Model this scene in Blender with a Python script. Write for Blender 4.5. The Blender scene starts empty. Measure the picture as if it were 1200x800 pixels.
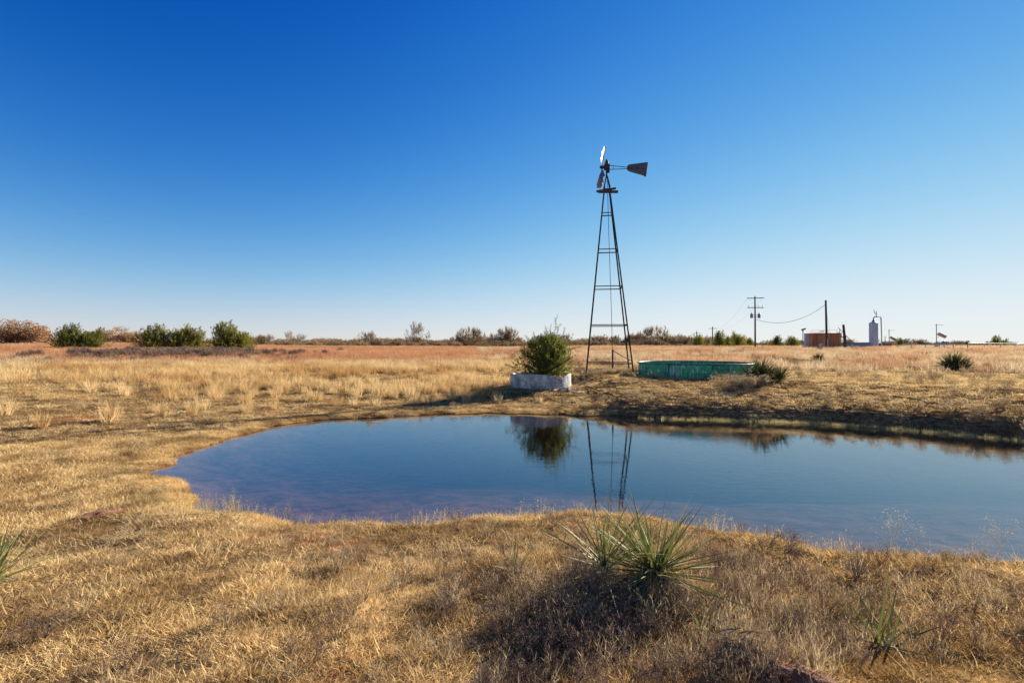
import bpy, math, random
import numpy as np
from mathutils import Vector, Matrix

R = math.radians
scene = bpy.context.scene
COL = scene.collection
rng = np.random.default_rng(7)
F = 560.0; HY = 406.0; H = 2.2            # focal length in photo pixels, horizon row, eye height above the pond


def X_at(px, d): return (px - 600.0) / F * d


# ------------------------------------------------------------------ noise
def hash2(ix, iy, s):
    v = np.sin(ix * 127.1 + iy * 311.7 + s * 74.7) * 43758.5453
    return v - np.floor(v)


def vnoise(x, y, s=0):
    ix = np.floor(x); iy = np.floor(y)
    fx = x - ix; fy = y - iy
    fx = fx * fx * (3 - 2 * fx); fy = fy * fy * (3 - 2 * fy)
    a = hash2(ix, iy, s); b = hash2(ix + 1, iy, s); c = hash2(ix, iy + 1, s); d = hash2(ix + 1, iy + 1, s)
    return (a * (1 - fx) + b * fx) * (1 - fy) + (c * (1 - fx) + d * fx) * fy


def fbm(x, y, s=0, o=3):
    r = 0; a = 0.5; t = 0
    for k in range(o):
        r = r + a * vnoise(x * 2 ** k, y * 2 ** k, s + k * 13); t += a; a *= 0.5
    return r / t - 0.5


def sstep(a, b, x):
    t = np.clip((x - a) / (b - a), 0, 1)
    return t * t * (3 - 2 * t)


# ------------------------------------------------------------------ pond outline
shore = np.array([(-6.6, 8.8), (-6.8, 9.7), (-6.8, 11.2), (-6.7, 12.9), (-6.0, 14.1), (-4.5, 14.8), (-2.2, 15.5), (0, 15.8),
                  (2.2, 15.4), (4.2, 14.9), (6.7, 14.5), (8.9, 13.8), (10.5, 12.9), (12.2, 11.4), (14.5, 9.8), (17, 8.5),
                  (18, 7), (16, 5.6), (12, 5.2), (8, 5.0), (5.5, 4.75), (4.2, 4.8), (3.2, 4.95), (2.4, 5.2), (1.4, 5.7),
                  (0.4, 5.95), (-0.6, 5.9), (-1.6, 5.75), (-2.6, 5.75), (-3.3, 6.0), (-4.1, 6.3), (-4.8, 6.9), (-5.2, 7.4),
                  (-5.7, 7.85), (-6.3, 8.15)])


def catmull(P, n=3):
    out = []
    N = len(P)
    for i in range(N):
        p0, p1, p2, p3 = P[i - 1], P[i], P[(i + 1) % N], P[(i + 2) % N]
        for k in range(n):
            t = k / n
            out.append(0.5 * ((2 * p1) + (-p0 + p2) * t + (2 * p0 - 5 * p1 + 4 * p2 - p3) * t * t + (-p0 + 3 * p1 - 3 * p2 + p3) * t ** 3))
    return np.array(out)


SH = catmull(shore)


def sdist(x, y):
    x = np.asarray(x, float).ravel(); y = np.asarray(y, float).ravel()
    best = np.full(x.shape, 1e9); ins = np.zeros(x.shape, bool)
    N = len(SH)
    for i in range(N):
        ax, ay = SH[i]; bx, by = SH[(i + 1) % N]
        ex, ey = bx - ax, by - ay
        t = np.clip(((x - ax) * ex + (y - ay) * ey) / (ex * ex + ey * ey), 0, 1)
        dd = (x - ax - t * ex) ** 2 + (y - ay - t * ey) ** 2
        best = np.minimum(best, dd)
        c = ((ay > y) != (by > y))
        if abs(by - ay) > 1e-9:
            ins ^= c & (x < (bx - ax) * (y - ay) / (by - ay) + ax)
    d = np.sqrt(best)
    return np.where(ins, -d, d)


TANKC = (X_at(633.5, 20.6), 20.6)         # concrete ring
GTC = (X_at(813, 21.6), 21.6)             # green tank
YM = (0.95, 3.25)                         # mound of the big yucca


def ground(x, y, want_sd=False):
    x = np.asarray(x, float); y = np.asarray(y, float)
    shp = x.shape
    sd = sdist(x, y).reshape(shp)
    r = np.hypot(x, y)
    sdn = sd + 0.6 * fbm(x / 0.8, y / 0.9, 3) * np.exp(-(sd / 3) ** 2) * 1.2
    o = np.maximum(sdn, 0)
    wfar = sstep(1.4, 4.4, x) * sstep(8.5, 11.5, y)
    wnear = (1 - sstep(6.0, 8.0, y)) * sstep(-5.5, -3.0, x)
    wleft = np.clip(1 - wfar - wnear, 0, 1)
    pn = 0.34 * (1 - np.exp(-o / 0.35)) + 0.25 * sstep(0, 4.5, o) + 0.10 * sstep(1.0, 4.0, x) * (1 - np.exp(-o / 0.4))
    pf = 0.38 * (1 - np.exp(-o / 0.32)) + 0.53 * np.clip((o - 0.3) / 3.9, 0, 1)
    pl = 0.13 * (1 - np.exp(-o / 0.3)) + 0.62 * sstep(0.5, 13, o)
    z = wfar * pf + wnear * pn + wleft * pl
    # undulations
    am = np.clip(o / 1.2, 0.15, 1)
    z = z + am * (0.10 * fbm(x / 3.5, y / 3.5, 11) + 0.15 * fbm(x / 0.75, y / 0.75, 21) * np.exp(-r / 40) + 0.05 * fbm(x / 0.22, y / 0.22, 31, 2) * np.exp(-r / 9))
    # planter shelf, mound
    dt = np.hypot(x - TANKC[0], y - TANKC[1])
    k = np.exp(-(dt / 2.3) ** 4); z = z * (1 - k) + 0.52 * k
    dt = np.hypot(x - GTC[0], y - GTC[1])
    k = np.exp(-(dt / 3.4) ** 4); z = z * (1 - k) + 0.95 * k
    k = np.exp(-(np.hypot(x - 4.7, y - 23.3) / 2.2) ** 4); z = z * (1 - k) + 0.90 * k
    z = z + 0.17 * np.exp(-(((x - YM[0]) / 0.75) ** 2 + ((y - YM[1]) / 0.42) ** 2))
    z = z + 0.10 * np.exp(-(((x - 1.55) / 0.5) ** 2 + ((y - 2.35) / 0.3) ** 2))
    # far relief
    z = z + 0.75 * sstep(30, 95, r) * sstep(-10, 10, y + 20)
    z = z + 0.9 * np.exp(-(((x + 88) / 26) ** 2 + ((y - 112) / 30) ** 2))
    z = z + sstep(60, 200, r) * 0.8 * fbm(x / 60, y / 60, 41)
    zin = -1.7 * (1 - np.exp(sdn / 5.0)) * (0.40 + 0.60 * sstep(4.5, 13.5, y + 5 * fbm(x / 2.5, y / 2.5, 55))) - 0.012 + 0.05 * fbm(x / 0.7, y / 0.7, 5) * sstep(0, 0.5, -sdn)
    z = np.where(sdn < 0, zin, np.maximum(z, 0.02 + 0 * z))
    if want_sd: return z, sd
    return z


def gz(x, y): return float(ground(np.array([x]), np.array([y]))[0])


# ------------------------------------------------------------------ mesh helpers
def link(o, parent=None):
    COL.objects.link(o)
    if parent is not None: o.parent = parent
    return o


def tag(o, label=None, cat=None, group=None, kind=None):
    if label: o['label'] = label
    if cat: o['category'] = cat
    if group: o['group'] = group
    if kind: o['kind'] = kind
    return o


def thing(name, label, cat, loc, rz=0.0, group=None, scale=1.0):
    o = bpy.data.objects.new(name, None); link(o)
    o.location = loc; o.rotation_euler = (0, 0, rz); o.scale = (scale,) * 3
    o.empty_display_size = 0.2
    return tag(o, label, cat, group)


class MB:
    def __init__(s): s.v = []; s.f = []; s.n = 0
    def add(s, v, f):
        v = np.asarray(v, float).reshape(-1, 3)
        s.v.append(v)
        for a in f:
            a = np.asarray(a, int)
            if a.size: s.f.append(a + s.n)
        s.n += len(v)
        return s
    def mesh(s, name, smooth=False):
        me = bpy.data.meshes.new(name)
        V = np.concatenate(s.v); me.vertices.add(len(V)); me.vertices.foreach_set('co', V.astype(np.float32).ravel())
        loops = np.concatenate([a.ravel() for a in s.f]); cnt = np.concatenate([np.full(len(a), a.shape[1]) for a in s.f])
        st = np.concatenate([[0], np.cumsum(cnt)[:-1]])
        me.loops.add(len(loops)); me.loops.foreach_set('vertex_index', loops.astype(np.int32))
        me.polygons.add(len(cnt)); me.polygons.foreach_set('loop_start', st.astype(np.int32))
        me.update(calc_edges=True); me.validate()
        me.polygons.foreach_set('use_smooth', np.full(len(me.polygons), bool(smooth)))
        return me
    def build(s, name, mat, parent=None, smooth=False, hidden=False):
        me = s.mesh(name, smooth); me.materials.append(mat)
        o = bpy.data.objects.new(name, me)
        if not hidden: link(o, parent)
        return o
    def box(s, c, size, rot=None):
        c = np.array(c, float); h = np.array(size, float) / 2
        P = np.array([(x, y, z) for x in (-1, 1) for y in (-1, 1) for z in (-1, 1)]) * h
        if rot is not None: P = P @ np.array(rot).T
        Q = np.array([(0, 1, 3, 2), (4, 6, 7, 5), (0, 4, 5, 1), (2, 3, 7, 6), (0, 2, 6, 4), (1, 5, 7, 3)])
        return s.add(P + c, [Q])
    def tube(s, pts, rad, n=8, caps=True):
        pts = np.array(pts, float); m = len(pts)
        rad = np.broadcast_to(np.array(rad, float), (m,))
        T = np.gradient(pts, axis=0); T /= np.linalg.norm(T, axis=1)[:, None] + 1e-12
        up = np.array([0, 0, 1.0]) if abs(T[0][2]) < 0.9 else np.array([1.0, 0, 0])
        a = np.cross(T[0], up); a /= np.linalg.norm(a)
        V = []
        for i in range(m):
            a = a - T[i] * np.dot(a, T[i]); a /= np.linalg.norm(a); b = np.cross(T[i], a)
            th = np.arange(n) * 2 * np.pi / n
            V.append(pts[i] + rad[i] * (np.cos(th)[:, None] * a + np.sin(th)[:, None] * b))
        V = np.concatenate(V)
        i = np.arange(m - 1)[:, None] * n; j = np.arange(n)[None]; j2 = (j + 1) % n
        Q = np.stack([i + j, i + j2, i + n + j2, i + n + j], -1).reshape(-1, 4)
        fs = [Q]
        if caps: fs += [np.arange(n)[::-1][None], (np.arange(n) + (m - 1) * n)[None]]
        return s.add(V, fs)
    def lathe(s, prof, n=48, c=(0, 0, 0), a0=0, a1=2 * math.pi):
        prof = np.array(prof, float); m = len(prof)
        full = abs(a1 - a0 - 2 * math.pi) < 1e-6
        th = np.linspace(a0, a1, n + (0 if full else 1), endpoint=not full); k = len(th)
        V = np.stack([np.outer(np.cos(th), prof[:, 0]), np.outer(np.sin(th), prof[:, 0]), np.broadcast_to(prof[:, 1], (k, m))], -1).reshape(-1, 3) + np.array(c)
        kk = k if full else k - 1
        i = np.arange(kk)[:, None]; i2 = (i + 1) % k; j = np.arange(m - 1)[None]
        Q = np.stack([i * m + j, i2 * m + j, i2 * m + j + 1, i * m + j + 1], -1).reshape(-1, 4)
        return s.add(V, [Q])
    def segs(s, P0, P1, R0, R1, n=4):
        P0 = np.array(P0); P1 = np.array(P1); R0 = np.array(R0); R1 = np.array(R1); N = len(P0)
        T = P1 - P0; T /= np.linalg.norm(T, axis=1)[:, None] + 1e-12
        up = np.where(np.abs(T[:, 2:3]) < 0.9, np.array([[0, 0, 1.0]]), np.array([[1.0, 0, 0]]))
        a = np.cross(T, up); a /= np.linalg.norm(a, axis=1)[:, None]; b = np.cross(T, a)
        th = np.arange(n) * 2 * np.pi / n
        ring = np.cos(th)[None, :, None] * a[:, None] + np.sin(th)[None, :, None] * b[:, None]
        V = np.concatenate([P0[:, None] + ring * R0[:, None, None], P1[:, None] + ring * R1[:, None, None]], 1).reshape(-1, 3)
        i = np.arange(N)[:, None] * 2 * n; j = np.arange(n)[None]; j2 = (j + 1) % n
        Q = np.stack([i + j, i + j2, i + n + j2, i + n + j], -1).reshape(-1, 4)
        return s.add(V, [Q])
    def blades(s, base, az, L, W, lean, curl, seg=3, twist=None, kink=0.0, g=None):
        """many narrow tapered blades at once; lean in radians from vertical, curl bends the tip outwards/down"""
        g = g or rng
        base = np.asarray(base, float); N = len(base)
        az, L, W, lean, curl = [np.broadcast_to(np.asarray(a, float), (N,)) for a in (az, L, W, lean, curl)]
        t = np.linspace(0, 1, seg + 1)
        ang = lean[:, None] + curl[:, None] * t[None]
        st = L[:, None] / seg
        dh = np.cumsum(np.sin(ang) * st, 1) - np.sin(ang[:, :1]) * st; dz = np.cumsum(np.cos(ang) * st, 1) - np.cos(ang[:, :1]) * st
        side = kink * g.normal(size=(N, 1)) * (t ** 2)[None] * L[:, None]
        ca, sa = np.cos(az)[:, None], np.sin(az)[:, None]
        C = np.stack([base[:, :1] + dh * ca - side * sa, base[:, 1:2] + dh * sa + side * ca, base[:, 2:3] + dz], -1)
        tw = az + (np.pi / 2 if twist is None else twist)
        wv = np.stack([np.cos(tw), np.sin(tw), 0 * tw], -1)
        wd = (W[:, None] * 0.5 * (1 - 0.55 * t[None] ** 1.5))[:, :seg]
        A = C[:, :seg] - wv[:, None] * wd[..., None]; B = C[:, :seg] + wv[:, None] * wd[..., None]
        V = np.concatenate([np.stack([A, B], 2).reshape(N, 2 * seg, 3), C[:, seg:]], 1)
        k = 2 * seg + 1; o = np.arange(N)[:, None] * k
        q = np.concatenate([np.array([[2 * i, 2 * i + 1, 2 * i + 3, 2 * i + 2]]) for i in range(seg - 1)]) if seg > 1 else np.zeros((0, 4), int)
        Q = (o[:, :, None] + q[None]).reshape(-1, 4); T = (o + np.array([[2 * seg - 2, 2 * seg - 1, 2 * seg]])).reshape(-1, 3)
        s.add(V.reshape(-1, 3), [Q, T]); return C[:, seg]
    def cards(s, P, size, g=None, asp=0.5, up=0.0):
        """small randomly turned lozenge leaves"""
        g = g or rng
        N = len(P); d = g.normal(size=(N, 3)); d[:, 2] += up; d /= np.linalg.norm(d, axis=1)[:, None]
        e = np.cross(d, g.normal(size=(N, 3))); e /= np.linalg.norm(e, axis=1)[:, None]
        sz = np.broadcast_to(size, (N,))[:, None]
        V = np.stack([P, P + d * sz * .5 + e * sz * asp * .5, P + d * sz, P + d * sz * .5 - e * sz * asp * .5], 1).reshape(-1, 3)
        return s.add(V, [(np.arange(N)[:, None] * 4 + np.arange(4)[None])])


# ------------------------------------------------------------------ material helpers
def newmat(name):
    m = bpy.data.materials.new(name); m.use_nodes = True
    nt = m.node_tree; nt.nodes.clear()
    return m, nt, nt.nodes, nt.links


def ramp(nodes, stops):
    r = nodes.new('ShaderNodeValToRGB'); cr = r.color_ramp
    while len(cr.elements) < len(stops): cr.elements.new(0.5)
    for e, (p, c) in zip(cr.elements, stops):
        e.position = p; e.color = (*c, 1) if len(c) == 3 else c
    return r


def noise(nodes, links, scale, detail=3, rough=0.55, coord=None, dist=0.0):
    n = nodes.new('ShaderNodeTexNoise'); n.inputs['Scale'].default_value = scale; n.inputs['Detail'].default_value = detail
    n.inputs['Roughness'].default_value = rough; n.inputs['Distortion'].default_value = dist
    if coord is not None: links.new(coord, n.inputs['Vector'])
    return n


def math_(nodes, links, op, a, b=None, c=None):
    n = nodes.new('ShaderNodeMath'); n.operation = op
    for i, v in enumerate((a, b, c)):
        if v is None: continue
        if isinstance(v, (int, float)): n.inputs[i].default_value = v
        else: links.new(v, n.inputs[i])
    return n.outputs[0]


def mixc(nodes, links, fac, a, b, mode='MIX'):
    n = nodes.new('ShaderNodeMix'); n.data_type = 'RGBA'; n.blend_type = mode
    for key, v in ((0, fac), (6, a), (7, b)):
        if isinstance(v, (int, float)): n.inputs[key].default_value = v
        elif isinstance(v, tuple): n.inputs[key].default_value = (*v, 1)
        else: links.new(v, n.inputs[key])
    return n.outputs[2]


def leafmat(name, stops, nscale=0.6, transl=0.35, patch=None, wobj=0.35, wisl=0.6, wn=0.2, rough_gloss=0.0):
    """two-sided plant tissue: colour varies per blade, per plant and in world-space patches"""
    m, nt, N, L = newmat(name)
    geo = N.new('ShaderNodeNewGeometry'); oi = N.new('ShaderNodeObjectInfo')
    ns = noise(N, L, nscale, 3, 0.6, geo.outputs['Position'])
    a = math_(N, L, 'MULTIPLY', geo.outputs['Random Per Island'], wisl)
    b = math_(N, L, 'MULTIPLY', oi.outputs['Random'], wobj)
    c = math_(N, L, 'MULTIPLY', math_(N, L, 'SUBTRACT', ns.outputs['Fac'], 0.25), 2.0 * wn)
    t = math_(N, L, 'ADD', math_(N, L, 'ADD', a, b), c)
    r = ramp(N, stops); L.new(t, r.inputs[0])
    colr = r.outputs[0]
    if patch:
        n2 = noise(N, L, patch[0], 2, 0.5, geo.outputs['Position'])
        rr = ramp(N, [(patch[1], (0, 0, 0)), (patch[2], (1, 1, 1))]); L.new(n2.outputs['Fac'], rr.inputs[0])
        colr = mixc(N, L, rr.outputs[0], colr, mixc(N, L, 1.0, colr, patch[3], 'MULTIPLY'))
    d = N.new('ShaderNodeBsdfDiffuse'); tr = N.new('ShaderNodeBsdfTranslucent'); L.new(colr, d.inputs[0]); L.new(colr, tr.inputs[0])
    mx = N.new('ShaderNodeMixShader'); mx.inputs[0].default_value = transl
    L.new(d.outputs[0], mx.inputs[1]); L.new(tr.outputs[0], mx.inputs[2])
    out = N.new('ShaderNodeOutputMaterial'); last = mx.outputs[0]
    if rough_gloss:
        gl = N.new('ShaderNodeBsdfGlossy'); gl.inputs['Roughness'].default_value = 0.42
        m2 = N.new('ShaderNodeMixShader'); m2.inputs[0].default_value = rough_gloss
        L.new(last, m2.inputs[1]); L.new(gl.outputs[0], m2.inputs[2]); last = m2.outputs[0]
    L.new(last, out.inputs[0])
    return m


def surf(name, stops, scale=6, rough=0.7, metal=0.0, bump=0.15, detail=5, stretch=(1, 1, 1), over=None):
    """weathered solid surface: colour from noise in object space, fine bump; over=(scale,stretch,lo,hi,colour) adds streaks"""
    m, nt, N, L = newmat(name)
    tc = N.new('ShaderNodeTexCoord'); mp = N.new('ShaderNodeMapping'); mp.inputs['Scale'].default_value = stretch
    L.new(tc.outputs['Object'], mp.inputs[0])
    ns = noise(N, L, scale, detail, 0.6, mp.outputs[0])
    r = ramp(N, stops); L.new(ns.outputs['Fac'], r.inputs[0]); c = r.outputs[0]
    for ov in (over or []):
        mp2 = N.new('ShaderNodeMapping'); mp2.inputs['Scale'].default_value = ov[1]; mp2.inputs['Location'].default_value = ov[5] if len(ov) > 5 else (0, 0, 0)
        L.new(tc.outputs['Object'], mp2.inputs[0])
        n2 = noise(N, L, ov[0], 4, 0.6, mp2.outputs[0], 0.3)
        rr = ramp(N, [(ov[2], (0, 0, 0)), (ov[3], (1, 1, 1))]); L.new(n2.outputs['Fac'], rr.inputs[0])
        c = mixc(N, L, rr.outputs[0], c, ov[4])
    p = N.new('ShaderNodeBsdfPrincipled'); L.new(c, p.inputs['Base Color'])
    p.inputs['Roughness'].default_value = rough; p.inputs['Metallic'].default_value = metal
    bp = N.new('ShaderNodeBump'); bp.inputs['Strength'].default_value = bump; bp.inputs['Distance'].default_value = 0.02
    n3 = noise(N, L, scale * 5, 4, 0.6, mp.outputs[0]); L.new(n3.outputs['Fac'], bp.inputs['Height']); L.new(bp.outputs[0], p.inputs['Normal'])
    out = N.new('ShaderNodeOutputMaterial'); L.new(p.outputs[0], out.inputs[0])
    return m


# ------------------------------------------------------------------ ground material
def ground_mat():
    m, nt, N, L = newmat('dry_pasture_soil')
    geo = N.new('ShaderNodeNewGeometry'); P = geo.outputs['Position']
    n1 = noise(N, L, 0.9, 5, 0.65, P); n2 = noise(N, L, 9, 5, 0.65, P); n3 = noise(N, L, 0.22, 3, 0.5, P); n4 = noise(N, L, 60, 3, 0.6, P)
    r1 = ramp(N, [(0.3, (0.07, 0.042, 0.025)), (0.5, (0.20, 0.125, 0.06)), (0.7, (0.40, 0.27, 0.13))]); L.new(n2.outputs['Fac'], r1.inputs[0])
    r2 = ramp(N, [(0.35, (0.55, 0.5, 0.5)), (0.62, (1, 1, 1))]); L.new(n1.outputs['Fac'], r2.inputs[0])
    c = mixc(N, L, 1.0, r1.outputs[0], r2.outputs[0], 'MULTIPLY')
    r3 = ramp(N, [(0.57, (0, 0, 0)), (0.66, (1, 1, 1))]); L.new(noise(N, L, 0.55, 5, 0.7, P).outputs['Fac'], r3.inputs[0])
    c = mixc(N, L, math_(N, L, 'MULTIPLY', r3.outputs[0], 0.75), c, (0.30, 0.115, 0.055))
    sx = N.new('ShaderNodeSeparateXYZ'); L.new(P, sx.inputs[0])
    # bare wet red mud at and below the waterline
    wet = N.new('ShaderNodeMapRange'); L.new(sx.outputs[2], wet.inputs[0])
    wet.inputs[1].default_value = 0.035; wet.inputs[2].default_value = 0.0; wet.inputs[3].default_value = 0; wet.inputs[4].default_value = 1
    rm = ramp(N, [(0.35, (0.11, 0.055, 0.032)), (0.65, (0.30, 0.155, 0.085))]); L.new(noise(N, L, 3.5, 5, 0.7, P).outputs['Fac'], rm.inputs[0])
    c = mixc(N, L, wet.outputs[0], c, rm.outputs[0])
    # rusty bluestem country on the far left
    ry = N.new('ShaderNodeMapRange'); L.new(sx.outputs[1], ry.inputs[0]); ry.inputs[1].default_value = 34; ry.inputs[2].default_value = 60
    rx = N.new('ShaderNodeMapRange'); L.new(sx.outputs[0], rx.inputs[0]); rx.inputs[1].default_value = 10; rx.inputs[2].default_value = -15
    mm = math_(N, L, 'MULTIPLY', math_(N, L, 'MULTIPLY', ry.outputs[0], rx.outputs[0]), 0.8)
    c = mixc(N, L, mm, c, (0.42, 0.19, 0.085))
    p = N.new('ShaderNodeBsdfPrincipled'); L.new(c, p.inputs['Base Color']); p.inputs['Roughness'].default_value = 0.95
    p.inputs['Specular IOR Level'].default_value = 0.0
    bp = N.new('ShaderNodeBump'); bp.inputs['Strength'].default_value = 0.8; bp.inputs['Distance'].default_value = 0.03
    h = math_(N, L, 'ADD', n2.outputs['Fac'], math_(N, L, 'MULTIPLY', n4.outputs['Fac'], 0.5)); L.new(h, bp.inputs['Height']); L.new(bp.outputs[0], p.inputs['Normal'])
    out = N.new('ShaderNodeOutputMaterial'); L.new(p.outputs[0], out.inputs[0])
    return m


# ------------------------------------------------------------------ ground sheet (polar grid round the standpoint, out to 4 km)
def build_ground():
    rr = [0.0, 0.25, 0.6, 1.0]
    while rr[-1] < 4000: rr.append(rr[-1] * (1.0125 if rr[-1] < 30 else 1.03))
    rr = np.array(rr)
    fine = np.linspace(-62, 62, 560); back = np.linspace(62, 298, 100)[1:-1]
    th = np.radians(np.concatenate([fine, back])); n = len(th)
    x = np.outer(rr, np.sin(th)); y = np.outer(rr, np.cos(th))
    z = ground(x, y)
    V = np.stack([x, y, z], -1).reshape(-1, 3)
    i = np.arange(len(rr) - 1)[:, None] * n; j = np.arange(n)[None]; j2 = (j + 1) % n
    Q = np.stack([i + j, i + n + j, i + n + j2, i + j2], -1).reshape(-1, 4)
    Q = Q[n:]
    mb = MB(); mb.add(V, [Q])
    mb.f.append(np.stack([np.zeros(n, int), n + np.arange(n), n + (np.arange(n) + 1) % n], -1))
    o = mb.build('ground', ground_mat(), smooth=True)
    tag(o, kind='structure')


build_ground()


# ------------------------------------------------------------------ pond water
def build_water():
    m, nt, N, L = newmat('pond_water')
    geo = N.new('ShaderNodeNewGeometry'); P = geo.outputs['Position']
    mp = N.new('ShaderNodeMapping'); mp.inputs['Scale'].default_value = (1.0, 2.6, 1); mp.inputs['Rotation'].default_value = (0, 0, R(12)); L.new(P, mp.inputs[0])
    a = noise(N, L, 3.2, 3, 0.5, mp.outputs[0], 0.4); b = noise(N, L, 14, 2, 0.5, mp.outputs[0])
    big = noise(N, L, 0.35, 2, 0.5, P)
    amp = ramp(N, [(0.4, (0.25, 0.25, 0.25)), (0.62, (1, 1, 1))]); L.new(big.outputs['Fac'], amp.inputs[0])
    h = math_(N, L, 'MULTIPLY', math_(N, L, 'ADD', a.outputs['Fac'], math_(N, L, 'MULTIPLY', b.outputs['Fac'], 0.22)), amp.outputs[0])
    bp = N.new('ShaderNodeBump'); bp.inputs['Strength'].default_value = 1.0; bp.inputs['Distance'].default_value = 0.0022; L.new(h, bp.inputs['Height'])
    # Schlick reflectance, the same from above and below
    dt = N.new('ShaderNodeVectorMath'); dt.operation = 'DOT_PRODUCT'; L.new(bp.outputs[0], dt.inputs[0]); L.new(geo.outputs['Incoming'], dt.inputs[1])
    k5 = math_(N, L, 'POWER', math_(N, L, 'SUBTRACT', 1.0, math_(N, L, 'ABSOLUTE', dt.outputs['Value'])), 2.9)
    fr = math_(N, L, 'ADD', 0.03, math_(N, L, 'MULTIPLY', k5, 0.97))
    gl = N.new('ShaderNodeBsdfGlossy'); gl.inputs['Roughness'].default_value = 0.015; L.new(bp.outputs[0], gl.inputs['Normal'])
    rf = N.new('ShaderNodeBsdfTransparent'); rf.inputs[0].default_value = (0.95, 0.95, 0.95, 1)
    mx = N.new('ShaderNodeMixShader'); L.new(fr, mx.inputs[0]); L.new(rf.outputs[0], mx.inputs[1]); L.new(gl.outputs[0], mx.inputs[2])
    va = N.new('ShaderNodeVolumeAbsorption'); va.inputs['Color'].default_value = (0.35, 0.38, 0.42, 1); va.inputs['Density'].default_value = 0.8
    out = N.new('ShaderNodeOutputMaterial'); L.new(mx.outputs[0], out.inputs[0]); L.new(va.outputs[0], out.inputs['Volume'])
    mb = MB(); mb.box((5.2, 10.3, -1.2), (27.5, 13.5, 2.4))
    o = mb.build('pond_water', m); tag(o, kind='structure')


build_water()

# ------------------------------------------------------------------ plant materials
M = {}
M['straw'] = leafmat('dry_short_grass', [(0.0, (0.12, 0.07, 0.035)), (0.3, (0.42, 0.26, 0.10)), (0.6, (0.84, 0.59, 0.26)), (1.0, (0.95, 0.80, 0.47))],
                     0.8, 0.4, patch=(1.3, 0.45, 0.62, (0.56, 0.50, 0.46)))
M['gold'] = leafmat('golden_short_grass', [(0.0, (0.16, 0.085, 0.03)), (0.35, (0.48, 0.29, 0.09)), (0.65, (0.80, 0.54, 0.20)), (1.0, (0.90, 0.70, 0.34))], 0.8, 0.4, patch=(1.2, 0.46, 0.64, (0.60, 0.54, 0.5)))
M['pale'] = leafmat('pale_bunch_grass', [(0.0, (0.40, 0.26, 0.11)), (0.5, (0.72, 0.52, 0.25)), (1.0, (0.86, 0.68, 0.38))], 0.2, 0.4, patch=(0.25, 0.45, 0.6, (0.75, 0.62, 0.5)))
M['tan'] = leafmat('tan_tall_grass', [(0.0, (0.30, 0.20, 0.11)), (0.5, (0.60, 0.44, 0.25)), (1.0, (0.80, 0.66, 0.44))], 0.12, 0.4, patch=(0.16, 0.45, 0.58, (0.80, 0.60, 0.54)))
M['rust'] = leafmat('rusty_bluestem', [(0.0, (0.30, 0.13, 0.06)), (0.5, (0.54, 0.27, 0.13)), (1.0, (0.72, 0.46, 0.26))], 0.1, 0.4, patch=(0.07, 0.48, 0.62, (0.85, 0.8, 0.85)))
M['weed'] = leafmat('grey_dry_weed', [(0.0, (0.11, 0.075, 0.045)), (0.45, (0.38, 0.265, 0.14)), (1.0, (0.82, 0.66, 0.40))], 2.0, 0.3)
M['brush'] = leafmat('purple_grey_brush', [(0.0, (0.10, 0.068, 0.055)), (0.5, (0.21, 0.145, 0.11)), (1.0, (0.36, 0.25, 0.18))], 0.2, 0.2)
M['thicket'] = leafmat('brown_brush_twigs', [(0.0, (0.15, 0.10, 0.055)), (0.5, (0.32, 0.22, 0.12)), (1.0, (0.50, 0.37, 0.22))], 0.03, 0.2)
M['oakleaf'] = leafmat('dead_oak_leaves', [(0.0, (0.17, 0.09, 0.045)), (0.5, (0.36, 0.21, 0.11)), (1.0, (0.52, 0.35, 0.20))], 0.3, 0.35)
M['cedar'] = leafmat('cedar_foliage', [(0.0, (0.025, 0.034, 0.012)), (0.4, (0.09, 0.11, 0.025)), (0.75, (0.25, 0.26, 0.05)), (1.0, (0.50, 0.45, 0.12))], 1.1, 0.45, wisl=0.55, wobj=0.1, wn=0.35)
M['cedar_far'] = leafmat('far_cedar_foliage', [(0.0, (0.035, 0.042, 0.012)), (0.5, (0.15, 0.155, 0.028)), (1.0, (0.44, 0.39, 0.08))], 0.5, 0.4)
M['yucca'] = leafmat('yucca_leaf', [(0.0, (0.06, 0.07, 0.022)), (0.45, (0.16, 0.175, 0.05)), (0.8, (0.34, 0.32, 0.10)), (1.0, (0.52, 0.44, 0.18))], 3, 0.22, wobj=0.05, wisl=0.75, wn=0.2, rough_gloss=0.03)
M['yucca_dark'] = leafmat('dark_yucca_leaf', [(0.0, (0.03, 0.04, 0.016)), (0.5, (0.075, 0.09, 0.035)), (0.85, (0.16, 0.165, 0.07)), (1.0, (0.30, 0.27, 0.14))], 3, 0.2, wobj=0.05, wisl=0.75, wn=0.2)
M['yucca_pale'] = leafmat('pale_yucca_leaf', [(0.0, (0.13, 0.14, 0.05)), (0.5, (0.30, 0.29, 0.10)), (1.0, (0.52, 0.47, 0.20))], 3, 0.25, wobj=0.05, wisl=0.75, wn=0.2, rough_gloss=0.02)
M['yucca_dead'] = leafmat('dead_yucca_leaf', [(0.0, (0.15, 0.11, 0.07)), (0.5, (0.36, 0.29, 0.19)), (1.0, (0.58, 0.50, 0.35))], 3, 0.15, wobj=0.05, wisl=0.75)
M['seed'] = leafmat('pale_seed_head', [(0.0, (0.5, 0.42, 0.30)), (1.0, (0.8, 0.72, 0.56))], 3, 0.45)
M['reed'] = leafmat('yellow_waterline_grass', [(0.0, (0.24, 0.18, 0.07)), (0.5, (0.42, 0.33, 0.13)), (1.0, (0.58, 0.48, 0.24))], 1, 0.4)
M['bark'] = surf('grey_bark', [(0.3, (0.07, 0.055, 0.045)), (0.7, (0.18, 0.15, 0.12))], 8, 0.9, bump=0.5, stretch=(1, 1, 0.2))


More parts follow.
